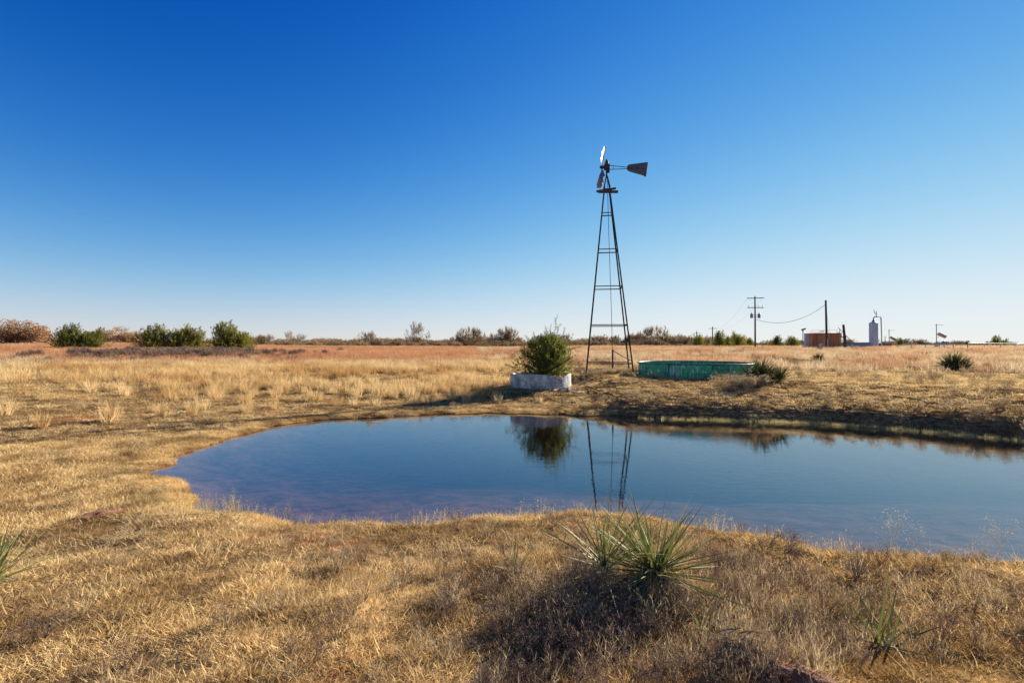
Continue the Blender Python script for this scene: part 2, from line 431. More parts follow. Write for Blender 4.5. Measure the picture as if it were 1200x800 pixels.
# ------------------------------------------------------------------ scatter by geometry nodes
def scatter(name, protos, pts, rz, sc, mat_unused, label, cat, tilt=None):
    pc = bpy.data.collections.new(name + '_kinds')
    for i, p in enumerate(protos):
        p.name = name + '_piece' + ('.%03d' % (i + 1)); pc.objects.link(p)
    me = bpy.data.meshes.new(name); n = len(pts)
    me.vertices.add(n); me.vertices.foreach_set('co', np.asarray(pts, np.float32).ravel())
    rot = np.zeros((n, 3), np.float32); rot[:, 2] = rz
    if tilt is not None: rot[:, :2] = tilt
    a = me.attributes.new('srot', 'FLOAT_VECTOR', 'POINT'); a.data.foreach_set('vector', rot.ravel())
    a = me.attributes.new('ssc', 'FLOAT_VECTOR', 'POINT'); s3 = np.asarray(sc, np.float32)
    if s3.ndim == 1: s3 = np.repeat(s3[:, None], 3, 1)
    a.data.foreach_set('vector', s3.ravel())
    a = me.attributes.new('sidx', 'INT', 'POINT'); a.data.foreach_set('value', rng.integers(0, len(protos), n).astype(np.int32))
    o = bpy.data.objects.new(name, me); link(o)
    ng = bpy.data.node_groups.new(name + '_scatter', 'GeometryNodeTree')
    ng.interface.new_socket('Geometry', in_out='INPUT', socket_type='NodeSocketGeometry')
    ng.interface.new_socket('Geometry', in_out='OUTPUT', socket_type='NodeSocketGeometry')
    N, L = ng.nodes, ng.links
    gi = N.new('NodeGroupInput'); go = N.new('NodeGroupOutput')
    ci = N.new('GeometryNodeCollectionInfo'); ci.inputs['Collection'].default_value = pc
    ci.inputs['Separate Children'].default_value = True; ci.inputs['Reset Children'].default_value = True
    ip = N.new('GeometryNodeInstanceOnPoints'); ip.inputs['Pick Instance'].default_value = True
    def attr(nm, ty):
        q = N.new('GeometryNodeInputNamedAttribute'); q.data_type = ty; q.inputs['Name'].default_value = nm
        return q.outputs[0]
    L.new(gi.outputs[0], ip.inputs['Points']); L.new(ci.outputs[0], ip.inputs['Instance'])
    L.new(attr('sidx', 'INT'), ip.inputs['Instance Index']); L.new(attr('srot', 'FLOAT_VECTOR'), ip.inputs['Rotation']); L.new(attr('ssc', 'FLOAT_VECTOR'), ip.inputs['Scale'])
    L.new(ip.outputs[0], go.inputs[0])
    md = o.modifiers.new('scatter', 'NODES'); md.node_group = ng
    tag(o, label, cat, kind='stuff')
    return o


def polar(n, r0, r1, a0=-62, a1=62, p=2.0):
    u = rng.random(n)
    r = (u * (r1 ** p - r0 ** p) + r0 ** p) ** (1 / p)
    a = np.radians(rng.uniform(a0, a1, n))
    return r * np.sin(a), r * np.cos(a)


def clear_of_things(x, y):
    k = np.hypot(x - TANKC[0], y - TANKC[1]) > 1.36
    k &= np.hypot(x - GTC[0], y - GTC[1]) > 2.5
    return k


def prep(x, y, thr=0.03, sink=0.0):
    z, sd = ground(x, y, True)
    k = (z > thr) & clear_of_things(x, y)
    return x[k], y[k], z[k] - sink, sd[k]


# ---- tuft kinds
def tuft(n, spread, L0, L1, W, lean0, lean1, curl, mat, seg=3, kink=0.1, g=None):
    mb = MB(); a = rng.uniform(0, 2 * np.pi, n); r = spread * np.sqrt(rng.random(n))
    b = np.stack([r * np.cos(a), r * np.sin(a), np.full(n, -0.01)], -1)
    az = a + rng.normal(size=n) * 0.9
    mb.blades(b, az, rng.uniform(L0, L1, n), W * rng.uniform(0.7, 1.3, n), rng.uniform(lean0, lean1, n), rng.normal(curl, 0.35, n), seg, kink=kink,
              twist=rng.uniform(0, 6.28, n))
    return mb.build('p', mat, hidden=True, smooth=False)


def rz(n): return rng.uniform(0, 6.283, n)


# 1 short matted grass, near
def short_grass():
    pr = [tuft(48, 0.065, 0.022, 0.07, 0.0042, 0.3, 1.5, 0.8, M['straw'], 3, 0.45) for _ in range(5)]
    X, Y = [], []
    for n, r0, r1 in ((17000, 1.6, 4.2), (20000, 4.2, 8.5)):
        x, y = polar(n, r0, r1); X.append(x); Y.append(y)
    x, y, z, sd = prep(np.concatenate(X), np.concatenate(Y), -0.005)
    keep = rng.random(len(x)) < np.clip(0.95 + 1.9 * fbm(x / 0.16, y / 0.16, 77) + 1.5 * fbm(x / 0.6, y / 0.6, 79), 0.06, 1) 
    keep &= ~((np.hypot((x - 0.95) / 0.8, (y - 2.8) / 0.45) < 1) & (rng.random(len(x)) < 0.7))
    gold = sstep(-0.5, 2.5, x + 0.5 * rng.normal(size=len(x))) * 0.75
    isg = rng.random(len(x)) < gold
    s = rng.uniform(0.6, 1.2, len(x)) * (1 + 1.4 * (fbm(x / 0.35, y / 0.35, 78)))
    for nm, k, pp, lb in (('short_dry_grass', keep & ~isg, pr, 'short matted tan grass covering the near bank and left foreground'),
                          ('golden_short_grass', keep & isg, [tuft(48, 0.065, 0.022, 0.07, 0.0042, 0.3, 1.5, 0.8, M['gold'], 3, 0.45) for _ in range(5)],
                           'short golden grass covering the near bank at the right')):
        scatter(nm, pp, np.stack([x, y, z], -1)[k], rz(k.sum()), s[k], None, lb, 'grass')


short_grass()


def litter():
    # loose bent stems and broken straws lying on and standing out of the turf
    def one(mat):
        mb = MB(); n = 7; a = rng.uniform(0, 6.28, n); r = 0.06 * rng.random(n)
        b = np.stack([r * np.cos(a), r * np.sin(a), rng.uniform(0.0, 0.03, n)], -1)
        mb.blades(b, a, rng.uniform(0.06, 0.17, n), 0.0032, rng.uniform(0.2, 1.55, n), rng.normal(0.2, 0.5, n), 4, kink=0.25, twist=rng.uniform(0, 6.28, n))
        return mb.build('p', mat, hidden=True)
    x, y = polar(5200, 1.6, 9); x, y, z, sd = prep(x, y, 0.02)
    k = rng.random(len(x)) < np.clip(0.5 + 1.5 * fbm(x / 0.5, y / 0.5, 177), 0.05, 1)
    scatter('grass_litter', [one(M['pale']) for _ in range(3)] + [one(M['weed'])], np.stack([x, y, z], -1)[k], rz(k.sum()), rng.uniform(0.6, 1.1, k.sum()), None, 'loose bent straws lying over the near turf', 'grass')


litter()


# 2 mid distance turf
def mid_grass():
    pr = [tuft(70, 0.16, 0.05, 0.13, 0.008, 0.2, 1.3, 0.5, M['straw'], 2, 0.2) for _ in range(4)]
    X, Y = [], []
    for n, r0, r1 in ((30000, 7.2, 14), (34000, 14, 32)):
        x, y = polar(n, r0, r1); X.append(x); Y.append(y)
    x, y, z, sd = prep(np.concatenate(X), np.concatenate(Y), 0.0)
    d = np.clip(0.95 + 1.4 * fbm(x / 1.3, y / 1.3, 87), 0.3, 1)
    k = rng.random(len(x)) < d
    s = rng.uniform(0.6, 1.1, len(x)) * (1 + 0.5 * sstep(14, 30, np.hypot(x, y))) * np.clip(sd / 0.6, 0.5, 1) * 0.9
    scatter('pasture_turf', pr, np.stack([x, y, z], -1)[k], rz(k.sum()), s[k], None, 'short straw turf on the ground around and beyond the pond', 'grass')


mid_grass()


# 3 tall grasses
def tall_patch(mat, n=120, spread=0.45, L0=0.25, L1=0.62, W=0.013, lean=0.45):
    return tuft(n, spread, L0, L1, W, 0.0, lean, 0.25, mat, 3, 0.08)


def px_of(x, y): return 600 + F * x / y


def field():
    # pale straw band, left mid-field
    pr = [tuft(70, 0.16, 0.25, 0.6, 0.011, 0.02, 0.5, 0.3, M['pale'], 3, 0.06) for _ in range(3)]
    x, y = polar(9000, 12.5, 44, -60, 6)
    x, y, z, sd = prep(x, y)
    w = sstep(15, 21, y) * (1 - sstep(36, 44, y)) * np.clip(0.42 + 2.4 * fbm(x / 3.0, y / 2.0, 99), 0.0, 1) + 0.03 * (y > 12)
    w = w * (1 - sstep(-2.0, 3, x)) * (sd > 1.8)
    k = rng.random(len(x)) < w
    scatter('straw_bunch_grass', pr, np.stack([x, y, z], -1)[k], rz(k.sum()), rng.uniform(0.6, 1.15, k.sum()), None, 'pale knee-high straw grass standing in the left field', 'grass')
    # tan tall grass, whole middle distance
    pr = [tall_patch(M['tan']) for _ in range(3)]
    x, y = polar(18000, 21, 120, -60, 60, 1.4)
    x, y, z, sd = prep(x, y)
    lx = px_of(x, y)
    w = np.clip(0.5 + 2.4 * fbm(x / 4.0, y / 6.0, 109), 0.04, 1) * np.maximum(sstep(27, 36, y), sstep(21, 27, y) * sstep(7, 12, x))
    w *= np.where(lx < 560, 1 - 0.85 * sstep(36, 52, y), 1.0)
    k = rng.random(len(x)) < w
    scatter('tan_field_grass', pr, np.stack([x, y, z], -1)[k], rz(k.sum()), rng.uniform(0.6, 1.2, k.sum()) * (1 + 0.4 * sstep(40, 110, y[k])), None, 'tan tall grass in the field beyond the windmill', 'grass')
    # rusty grass
    pr = [tall_patch(M['rust'], 120, 0.5, 0.3, 0.7, 0.014) for _ in range(3)]
    x, y = polar(15000, 33, 135, -60, 40, 1.4)
    x, y, z, sd = prep(x, y)
    lx = px_of(x, y)
    w = np.where(lx < 560, sstep(34, 48, y) * np.clip(0.85 + 1.3 * fbm(x / 6, y / 6, 119), 0, 1), 0.25 * sstep(45, 70, y) * (lx < 930) * np.clip(0.6 + 2 * fbm(x / 7, y / 7, 129), 0, 1))
    k = rng.random(len(x)) < w
    scatter('rusty_bluestem_grass', pr, np.stack([x, y, z], -1)[k], rz(k.sum()), rng.uniform(0.7, 1.2, k.sum()) * (1 + 0.4 * sstep(50, 120, y[k])), None, 'rust red bluestem grass in the far left field', 'grass')
    # farther still: bigger patches to the brush line
    pr = [tall_patch(M['tan'], 160, 1.6, 0.35, 0.8, 0.05) for _ in range(2)]
    x, y = polar(6000, 115, 420, -60, 60, 1.3)
    x, y, z, sd = prep(x, y)
    scatter('far_field_grass', pr, np.stack([x, y, z], -1), rz(len(x)), rng.uniform(0.8, 1.5, len(x)), None, 'distant tan grass running to the brush line on the horizon', 'grass')


field()


# 4 dry weeds
def twig_tree(g, n_stem, L, r0, depth, spread, up=0.3, kids=(2, 3), shrink=0.68, wob=0.35):
    P0, P1, R0, R1, tips = [], [], [], [], []
    def grow(p, d, l, r, k):
        q = p
        for s_ in range(2):
            d = d + g.normal(size=3) * wob * 0.4; d[2] += up * 0.12; d = d / np.linalg.norm(d)
            q2 = q + d * l / 2; r2 = r * 0.8
            P0.append(q); P1.append(q2); R0.append(r); R1.append(r2); q = q2; r = r2
            if k > 0 and s_ == 0 and g.random() < 0.6:
                e = d + g.normal(size=3) * wob * 1.6; grow(q, e / np.linalg.norm(e), l * shrink * 0.9, r * 0.6, k - 1)
        if k == 0: tips.append(q); return
        for _ in range(g.integers(kids[0], kids[1] + 1)):
            e = d + g.normal(size=3) * wob * 1.4; e[2] += up * 0.3
            grow(q, e / np.linalg.norm(e), l * shrink * g.uniform(0.8, 1.15), r * 0.72, k - 1)
    for _ in range(n_stem):
        a = g.uniform(0, 6.283); sp = spread * math.sqrt(g.random())
        d = np.array([math.cos(a) * sp, math.sin(a) * sp, 1.0]); d /= np.linalg.norm(d)
        grow(np.array([math.cos(a), math.sin(a), 0]) * r0 * 2, d, L * g.uniform(0.75, 1.1), r0, depth)
    return P0, P1, R0, R1, np.array(tips)


def weed_proto(mat, n_stem=5, L=0.085, r0=0.0019, depth=3, spread=0.9, leaf=0.011):
    P0, P1, R0, R1, tips = twig_tree(rng, n_stem, L, r0, depth, spread)
    mb = MB(); mb.segs(P0, P1, R0, R1, 3)
    T = np.repeat(tips, 2, 0); mb.cards(T, leaf * rng.uniform(0.5, 1.3, len(T)), asp=0.5)
    return mb.build('p', mat, hidden=True)


def weeds():
    def wiry():
        mb = MB(); n = 22; a = rng.uniform(0, 6.28, n); r = 0.035 * rng.random(n)
        b = np.stack([r * np.cos(a), r * np.sin(a), np.full(n, -0.01)], -1); Ls = rng.uniform(0.07, 0.20, n); ln = rng.uniform(0.05, 1.0, n)
        tips = mb.blades(b, a, Ls, 0.0034, ln, rng.normal(0.15, 0.3, n), 4, kink=0.2, twist=rng.uniform(0, 6.28, n))
        for f in (0.55, 0.8, 1.0):
            q = b + (tips - b) * f; q = np.repeat(q, 2, 0)
            mb.blades(q, rng.uniform(0, 6.28, 2 * n), rng.uniform(0.02, 0.06, 2 * n), 0.0028, rng.uniform(0.2, 1.1, 2 * n), 0.0, 2, kink=0.1)
        return mb.build('p', M['weed'], hidden=True)
    pr = [wiry() for _ in range(4)] + [weed_proto(M['brush'], 6, 0.075, 0.0028, 3, 1.1, 0.008) for _ in range(3)]
    # near: shaggy weeds round the yuccas and the bottom of the view
    x, y = polar(5200, 1.6, 5.2, -58, 58)
    cx = px_of(x, y); z0 = ground(x, y)
    row = HY + F * (H - z0) / y
    d = 0.01 + 0.80 * np.clip(0.75 + 2.0 * fbm(x / 0.3, y / 0.3, 143), 0.05, 1.3) * np.exp(-(((cx - 775) / 265) ** 2 + ((row - 735) / 85) ** 2) ** 1.3) + 0.10 * (row > 720) * (cx < 1000) * np.clip(0.4 + 2 * fbm(x / 0.5, y / 0.5, 141), 0, 1)
    d += 0.08 * (fbm(x / 0.6, y / 0.6, 151) > 0.16)
    k = (rng.random(len(x)) < d)
    x, y = x[k], y[k]; x, y, z, sd = prep(x, y, 0.1)
    scatter('grey_dry_weeds', pr, np.stack([x, y, z], -1), rz(len(x)), rng.uniform(0.5, 1.15, len(x)), None, 'grey brittle weeds round the yuccas on the near bank', 'weeds')
    # far bank scrub
    pr = [weed_proto(M['weed'], 7, 0.16, 0.005, 3, 1.1, 0.03) for _ in range(3)]
    x, y = polar(5200, 12, 34, -30, 60)
    x, y, z, sd = prep(x, y, 0.12)
    w = np.clip(0.10 + 1.9 * fbm(x / 1.4, y / 1.4, 161), 0, 0.55) * sstep(-3, 3, x)
    w += 0.55 * sstep(0, 3, x) * np.exp(-((sd - 0.75) / 0.55) ** 2)
    w *= ~((y > 20) & (y < 26) & (x < 8))
    k = rng.random(len(x)) < w
    scatter('far_bank_weeds', pr, np.stack([x, y, z], -1)[k], rz(k.sum()), rng.uniform(0.35, 0.9, k.sum()), None, 'grey brown weeds growing along the far bank of the pond', 'weeds')
    # left bank weeds, sparse dark patches
    pr = [weed_proto(M['weed'], 6, 0.10, 0.004, 3, 1.4, 0.02) for _ in range(2)]
    x, y = polar(3500, 5.5, 26, -60, -5)
    x, y, z, sd = prep(x, y, 0.08)
    k = rng.random(len(x)) < np.clip(2.2 * fbm(x / 1.1, y / 1.1, 171) - 0.18, 0, 0.7)
    scatter('left_bank_weeds', pr, np.stack([x, y, z], -1)[k], rz(k.sum()), rng.uniform(0.4, 0.9, k.sum()), None, 'low dark weeds scattered over the left bank', 'weeds')


weeds()


# 5 waterline fringe: yellow grass standing along the far edge and little sprigs at the near edge
def fringe():
    def along(i0, i1, n, off0, off1):
        seg = SH[i0 * 3:i1 * 3]; t = rng.uniform(0, len(seg) - 1.001, n); i = t.astype(int); f = (t - i)[:, None]
        p = seg[i] * (1 - f) + seg[i + 1] * f; tg = seg[i + 1] - seg[i]; nrm = np.stack([tg[:, 1], -tg[:, 0]], -1); nrm /= np.linalg.norm(nrm, axis=1)[:, None]
        return p + nrm * rng.uniform(off0, off1, n)[:, None]
    pr = [tuft(14, 0.05, 0.05, 0.15, 0.006, 0, 0.35, 0.15, M['reed'], 2, 0.05) for _ in range(3)]
    p = along(8, 15, 2600, 0.10, 0.42)      # shore runs clockwise: the sign puts it in the water side
    z = ground(p[:, 0], p[:, 1])
    k = rng.random(len(p)) < np.clip(0.85 + 1.6 * fbm(p[:, 0] / 0.8, p[:, 1] / 0.8, 181), 0.1, 1) * sstep(3.5, 6.5, p[:, 0])
    P = np.stack([p[:, 0], p[:, 1], np.maximum(z, -0.03)], -1)[k]
    scatter('waterline_grass', pr, P, rz(len(P)), rng.uniform(0.5, 1.1, len(P)), None, 'yellow grass fringe standing at the far waterline', 'grass')
    pr = [tuft(40, 0.07, 0.03, 0.10, 0.005, 0.1, 1.3, 0.5, M['straw'], 2, 0.2) for _ in range(3)]
    p = along(0, 34, 26000, -0.45, 0.45); z = ground(p[:, 0], p[:, 1]); k = (z > -0.012) & (z < 0.15)
    scatter('shore_grass', pr, np.column_stack([p, z])[k], rz(k.sum()), rng.uniform(0.5, 1.1, k.sum()), None, 'short dry grass hanging over the pond edge', 'grass')
    mb_pr = []
    for _ in range(3):
        mb = MB(); n = 9; a = rng.uniform(0, 6.28, n); b = np.stack([0.04 * np.cos(a), 0.04 * np.sin(a), np.full(n, -0.02)], -1)
        tips = mb.blades(b, a, rng.uniform(0.09, 0.2, n), 0.004, rng.uniform(0, 0.4, n), rng.normal(0.2, 0.3, n), 3)
        Q = np.repeat(tips, 6, 0) + rng.normal(size=(n * 6, 3)) * [0.008, 0.008, 0.018]; mb.cards(Q, 0.013)
        mb_pr.append(mb.build('p', M['reed'], hidden=True))
    C = [(-4.15, 6.35, .5, 46), (-3.4, 5.95, .35, 30), (-1.0, 5.75, .25, 14), (0.5, 5.8, .5, 16), (2.2, 5.1, .3, 14), (2.9, 4.9, .3, 14), (-1.9, 5.65, .2, 8), (4.4, 4.75, .6, 12)]
    pts = np.concatenate([np.array([[cx, cy]]) + rng.normal(size=(n, 2)) * [s, s * .45] for cx, cy, s, n in C])
    z = np.maximum(ground(pts[:, 0], pts[:, 1]), -0.02)
    scatter('waterside_sprigs', mb_pr, np.column_stack([pts, z]), rz(len(pts)), rng.uniform(0.6, 1.15, len(pts)), None, 'small yellow seeded sprigs along the near water edge', 'weeds')


fringe()


# ------------------------------------------------------------------ yuccas
def yucca_leaves(n, L0, L1, W, e0, e1, g, curl=0.15, axis=(0, 0, 1), c=(0, 0, 0.04), core=0.03, azr=None, foldv=0.35):
    """stiff V-folded leaves from a common centre"""
    seg = 5; t = np.linspace(0, 1, seg + 1)
    prof = np.array([0.75, 1.0, 0.92, 0.72, 0.42, 0.03])
    mb = MB()
    for i in range(n):
        az = g.uniform(0, 6.283) if azr is None else g.uniform(*azr)
        el = e0 + (e1 - e0) * g.random() ** 0.9
        Lf = g.uniform(L0, L1)
        k = g.normal(curl, 0.12)
        pts = []; p = np.array(c, float) + g.normal(size=3) * core
        for j in range(seg + 1):
            e = el - k * t[j] * 1.2
            d = np.array([math.cos(e) * math.cos(az), math.cos(e) * math.sin(az), math.sin(e)])
            if j: p = p + d * Lf / seg
            pts.append((p.copy(), d.copy()))
        V = []
        side0 = np.array([-math.sin(az), math.cos(az), 0.0]); roll = g.normal() * 0.5
        for j, (q, d) in enumerate(pts):
            nrm = np.cross(side0, d); s_ = side0 * math.cos(roll) + nrm * math.sin(roll); nn = np.cross(s_, d)
            w = W * 0.5 * prof[j]
            V += [q - s_ * w + nn * w * -foldv, q, q + s_ * w + nn * w * -foldv]
        Q = []
        for j in range(seg):
            a = j * 3; Q += [(a, a + 1, a + 4, a + 3), (a + 1, a + 2, a + 5, a + 4)]
        mb.add(V, [np.array(Q)])
    return mb


def yucca(px, d, label, n=70, L=(0.35, 0.55), W=0.017, e=(0.05, 1.45), nd=30, h=0.06, group=None, seed=1, extra=None, mat='yucca'):
    g = np.random.default_rng(seed)
    x = X_at(px, d); z = gz(x, d)
    t = thing('yucca', label, 'yucca', (x, d, z - 0.01), 0, group)
    mb = yucca_leaves(n, L[0], L[1], W, e[0], e[1], g, 0.10, c=(0, 0, h), core=0.018)
    for ex in (extra or []):
        m2 = yucca_leaves(ex[2], ex[3], ex[4], W * 0.9, ex[5], ex[6], g, 0.1, c=(ex[0], ex[1], h * .7), core=0.02)
        off = mb.n
        for v in m2.v: mb.v.append(v)
        for f in m2.f: mb.f.append(f + off)
        mb.n += m2.n
    mb.build('leaves', M[mat], t, smooth=True)
    if nd:
        mb = yucca_leaves(nd, L[0] * 0.7, L[1] * 0.95, W * 0.8, -0.55, 0.25, g, 0.35, c=(0, 0, h * .8), core=0.03)
        mb.build('dead_leaves', M['yucca_dead'], t, smooth=True)
    mb = MB(); mb.tube([(0, 0, -0.03), (0.003, 0, h * .6), (0, 0, h)], [0.028, 0.024, 0.012], 8); mb.build('stem', M['bark'], t)
    return t


yucca(768, 3.2, 'large green yucca with long spiky leaves in the centre foreground', 150, (0.32, 0.62), 0.0135, (-0.08, 1.25), 150, 0.08, seed=3)
yucca(708, 3.33, 'taller sparse yucca with thin upright leaves left of the large one', 60, (0.34, 0.68), 0.010, (0.15, 1.4), 60, 0.06, seed=4)
yucca(1032, 2.72, 'yucca with a few wide leaves at bottom right of the view', 15, (0.26, 0.46), 0.015, (0.1, 1.25), 30, 0.02, seed=5)
yucca(-10, 3.5, 'yellow green yucca cut off by the left edge', 85, (0.32, 0.52), 0.012, (0.1, 1.4), 40, 0.06, seed=6, mat='yucca_pale')
yucca(603, 3.55, 'small thin yucca in grey weeds left of the big pair', 12, (0.22, 0.36), 0.009, (0.5, 1.45), 6, 0.03, seed=7)
yucca(825, 2.75, 'small yucca seedling below the large yucca', 9, (0.16, 0.26), 0.010, (0.7, 1.4), 3, 0.02, seed=8)
yucca(772, 2.45, 'tiny yucca shoot among weeds at the bottom edge', 6, (0.13, 0.2), 0.009, (0.8, 1.4), 2, 0.02, seed=9)
yucca(940, 2.9, 'slim yucca shoot standing in weeds left of the bottom right yucca', 7, (0.18, 0.34), 0.010, (0.8, 1.45), 3, 0.02, seed=10)
# far bank yuccas
yucca(892, 18.2, 'dark bushy yucca clump beside the green tank', 260, (0.6, 1.0), 0.03, (0.0, 1.4), 60, 0.10, seed=11, extra=[(-0.6, -0.3, 170, 0.4, 0.8, 0, 1.3), (0.6, -0.2, 150, 0.4, 0.75, 0, 1.3), (0.1, -0.4, 120, 0.4, 0.7, 0, 1.3)], mat='yucca_dark')
yucca(1117, 25.5, 'round dark yucca standing alone in the right field', 320, (0.75, 1.15), 0.045, (0.0, 1.45), 60, 0.10, seed=12, extra=[(-0.4, -0.2, 160, 0.5, 0.85, 0, 1.3), (0.4, -0.2, 120, 0.5, 0.8, 0, 1.3)], mat='yucca_dark')
yucca(958, 36, 'small dark yucca in front of the oil site', 160, (0.5, 0.8), 0.06, (0.0, 1.4), 30, 0.10, seed=13, mat='yucca_dark')


# ------------------------------------------------------------------ individual grass clumps, seed heads, weeds on the banks
def bunch(px, d, label, h=0.55, n=130, mat='pale'):
    x = X_at(px, d)
    mb = MB(); a = rng.uniform(0, 6.28, n); r = 0.10 * np.sqrt(rng.random(n)); b = np.stack([r * np.cos(a), r * np.sin(a), np.full(n, -0.02)], -1)
    mb.blades(b, a + rng.normal(size=n) * .5, h * rng.uniform(0.5, 1.1, n), 0.008, rng.uniform(0, 0.42, n), rng.normal(0.25, 0.25, n), 4, kink=0.05)
    o = mb.build('bunch_grass', M[mat]); o.location = (x, d, gz(x, d)); tag(o, label, 'grass clump', 'pale bunchgrass clumps on the left bank')


bunch(50, 11.4, 'pale bunchgrass clump nearest the left edge', 0.5)
bunch(132, 12.6, 'widest pale bunchgrass clump on the left bank', 0.62, 170)
bunch(190, 13.6, 'pale bunchgrass clump right of the widest one', 0.5)
bunch(226, 13.9, 'pale bunchgrass clump closest to the left shore', 0.52)


def seedhead(px, d, label, seed, h=0.42, lean=0.15):
    g = np.random.default_rng(seed); x = X_at(px, d)
    P0, P1, R0, R1, tips = twig_tree(g, 3, h * 0.30, 0.0036, 4, 0.5, up=0.4, kids=(2, 3), shrink=0.72, wob=0.30)
    t = thing('seed_grass', label, 'grass', (x, d, gz(x, d) - 0.02))
    mb = MB(); mb.segs(P0, P1, R0, R1, 3); mb.build('stems', M['seed'], t)
    mb = MB(); T = np.repeat(tips, 1, 0) + g.normal(size=(len(tips), 3)) * 0.006; mb.cards(T, 0.0075, g=g, asp=0.4); mb.build('seeds', M['seed'], t)


seedhead(1050, 4.15, 'wispy pale seed grass against the water, left of two', 21, 0.50)
seedhead(1165, 4.2, 'wispy pale seed grass against the water, right of two', 22, 0.52)


def weed_clump(px, d, label, n=16, sp=0.28, L=0.09, mat='weed', r0=0.002, group=None, name='weed_clump'):
    x = X_at(px, d); mb = MB()
    for i in range(n):
        a = rng.uniform(0, 6.28); r = sp * math.sqrt(rng.random())
        P0, P1, R0, R1, tips = twig_tree(rng, 4, L, r0, 3, 1.1)
        off = np.array([r * math.cos(a), r * math.sin(a) * .7, -0.01])
        mb.segs(np.array(P0) + off, np.array(P1) + off, R0, R1, 3); mb.cards(np.repeat(tips + off, 2, 0), 0.012 * L / 0.09)
    o = mb.build(name, M[mat]); o.location = (x, d, gz(x, d)); tag(o, label, 'weeds', group)


weed_clump(142, 4.6, 'low dark dead weed clump on the left of the near bank', 12, 0.24, 0.05)
weed_clump(1130, 4.0, 'dark dead weed clump at the near water edge on the right', 14, 0.22, 0.055)
weed_clump(655, 2.9, 'shaggy grey weed clump under the tall thin yucca', 18, 0.3, 0.075)
weed_clump(1010, 3.1, 'grey weed clump behind the bottom right yucca', 14, 0.3, 0.075)
weed_clump(870, 17.2, 'grey scrub clump below the dark yucca by the green tank', 26, 0.9, 0.22, r0=0.006)


# dead yucca stump, red earth mound, stones
def lump(name, px, d, size, mat, label, cat, seed, sink=0.35, group=None, amp=0.35):
    import bmesh
    g = np.random.default_rng(seed)
    bm = bmesh.new(); bmesh.ops.create_icosphere(bm, subdivisions=4, radius=1.0)
    P = np.array([v.co[:] for v in bm.verts])
    n = fbm(P[:, 0] * 2.1 + seed, P[:, 1] * 2.1 + P[:, 2] * 1.7, seed, 4) * amp * 2 + fbm(P[:, 2] * 3.1 + seed, P[:, 0] * 3.3, seed + 5, 3) * amp
    P = P * (1 + n[:, None]) * np.array(size)
    for v, p in zip(bm.verts, P): v.co = p
    me = bpy.data.meshes.new(name); bm.to_mesh(me); bm.free(); me.materials.append(mat)
    me.polygons.foreach_set('use_smooth', np.ones(len(me.polygons), bool))
    o = bpy.data.objects.new(name, me); link(o); x = X_at(px, d)
    o.location = (x, d, gz(x, d) + size[2] * (1 - 2 * sink) * 0.5); o.rotation_euler = (0, 0, g.uniform(0, 6))
    tag(o, label, cat, group); return o


red = surf('red_earth', [(0.3, (0.12, 0.045, 0.025)), (0.55, (0.27, 0.11, 0.06)), (0.8, (0.42, 0.21, 0.12))], 14, 0.95, bump=0.9)
stone = surf('pale_stone', [(0.3, (0.28, 0.26, 0.23)), (0.7, (0.5, 0.47, 0.42))], 30, 0.85, bump=0.4)
lump('earth_mound', 940, 2.28, (0.15, 0.075, 0.045), red, 'crumbly red earth mound at the bottom edge', 'earth mound', 31, 0.42, amp=0.55)
lump('earth_patch', 122, 5.75, (0.22, 0.13, 0.045), red, 'bare red earth hump on the left shore', 'earth mound', 32, 0.42, amp=0.5)
for i, (px, d, s, lb) in enumerate([(727, 2.78, 0.03, 'small pale stone among weeds below the large yucca'), (82, 4.3, 0.022, 'small pale stone in the grass at the left'),
                                    (281, 5.2, 0.03, 'small pale stone at the near water edge, left side'), (96, 4.28, 0.016, 'tiny pale stone in the left grass, right of another')]):
    lump('stone', px, d, (s, s * .75, s * .55), stone, lb, 'stone', 40 + i, 0.3, 'pale stones on the near bank', 0.12)


def stump():
    g = np.random.default_rng(51); d = 2.5; x = X_at(862, d)
    t = thing('yucca_stump', 'dark collapsed dead yucca stump at the bottom edge', 'dead yucca', (x, d, gz(x, d)))
    mb = MB(); mb.tube([(-0.10, 0, 0.0), (-0.03, 0.01, 0.035), (0.04, 0, 0.045), (0.11, -0.01, 0.02)], [0.035, 0.045, 0.045, 0.03], 10)
    mb.build('trunk', surf('charred_fibre', [(0.3, (0.03, 0.025, 0.02)), (0.7, (0.10, 0.085, 0.07))], 20, 0.95, bump=0.8), t)
    yucca_leaves(110, 0.08, 0.18, 0.009, -0.4, 0.9, g, 0.8, c=(0, 0, 0.05), core=0.045).build('dead_leaves', leafmat('grey_dead_leaf', [(0, (0.06, 0.045, 0.028)), (0.6, (0.20, 0.155, 0.10)), (1, (0.55, 0.44, 0.30))], 4, 0.1), t)


stump()


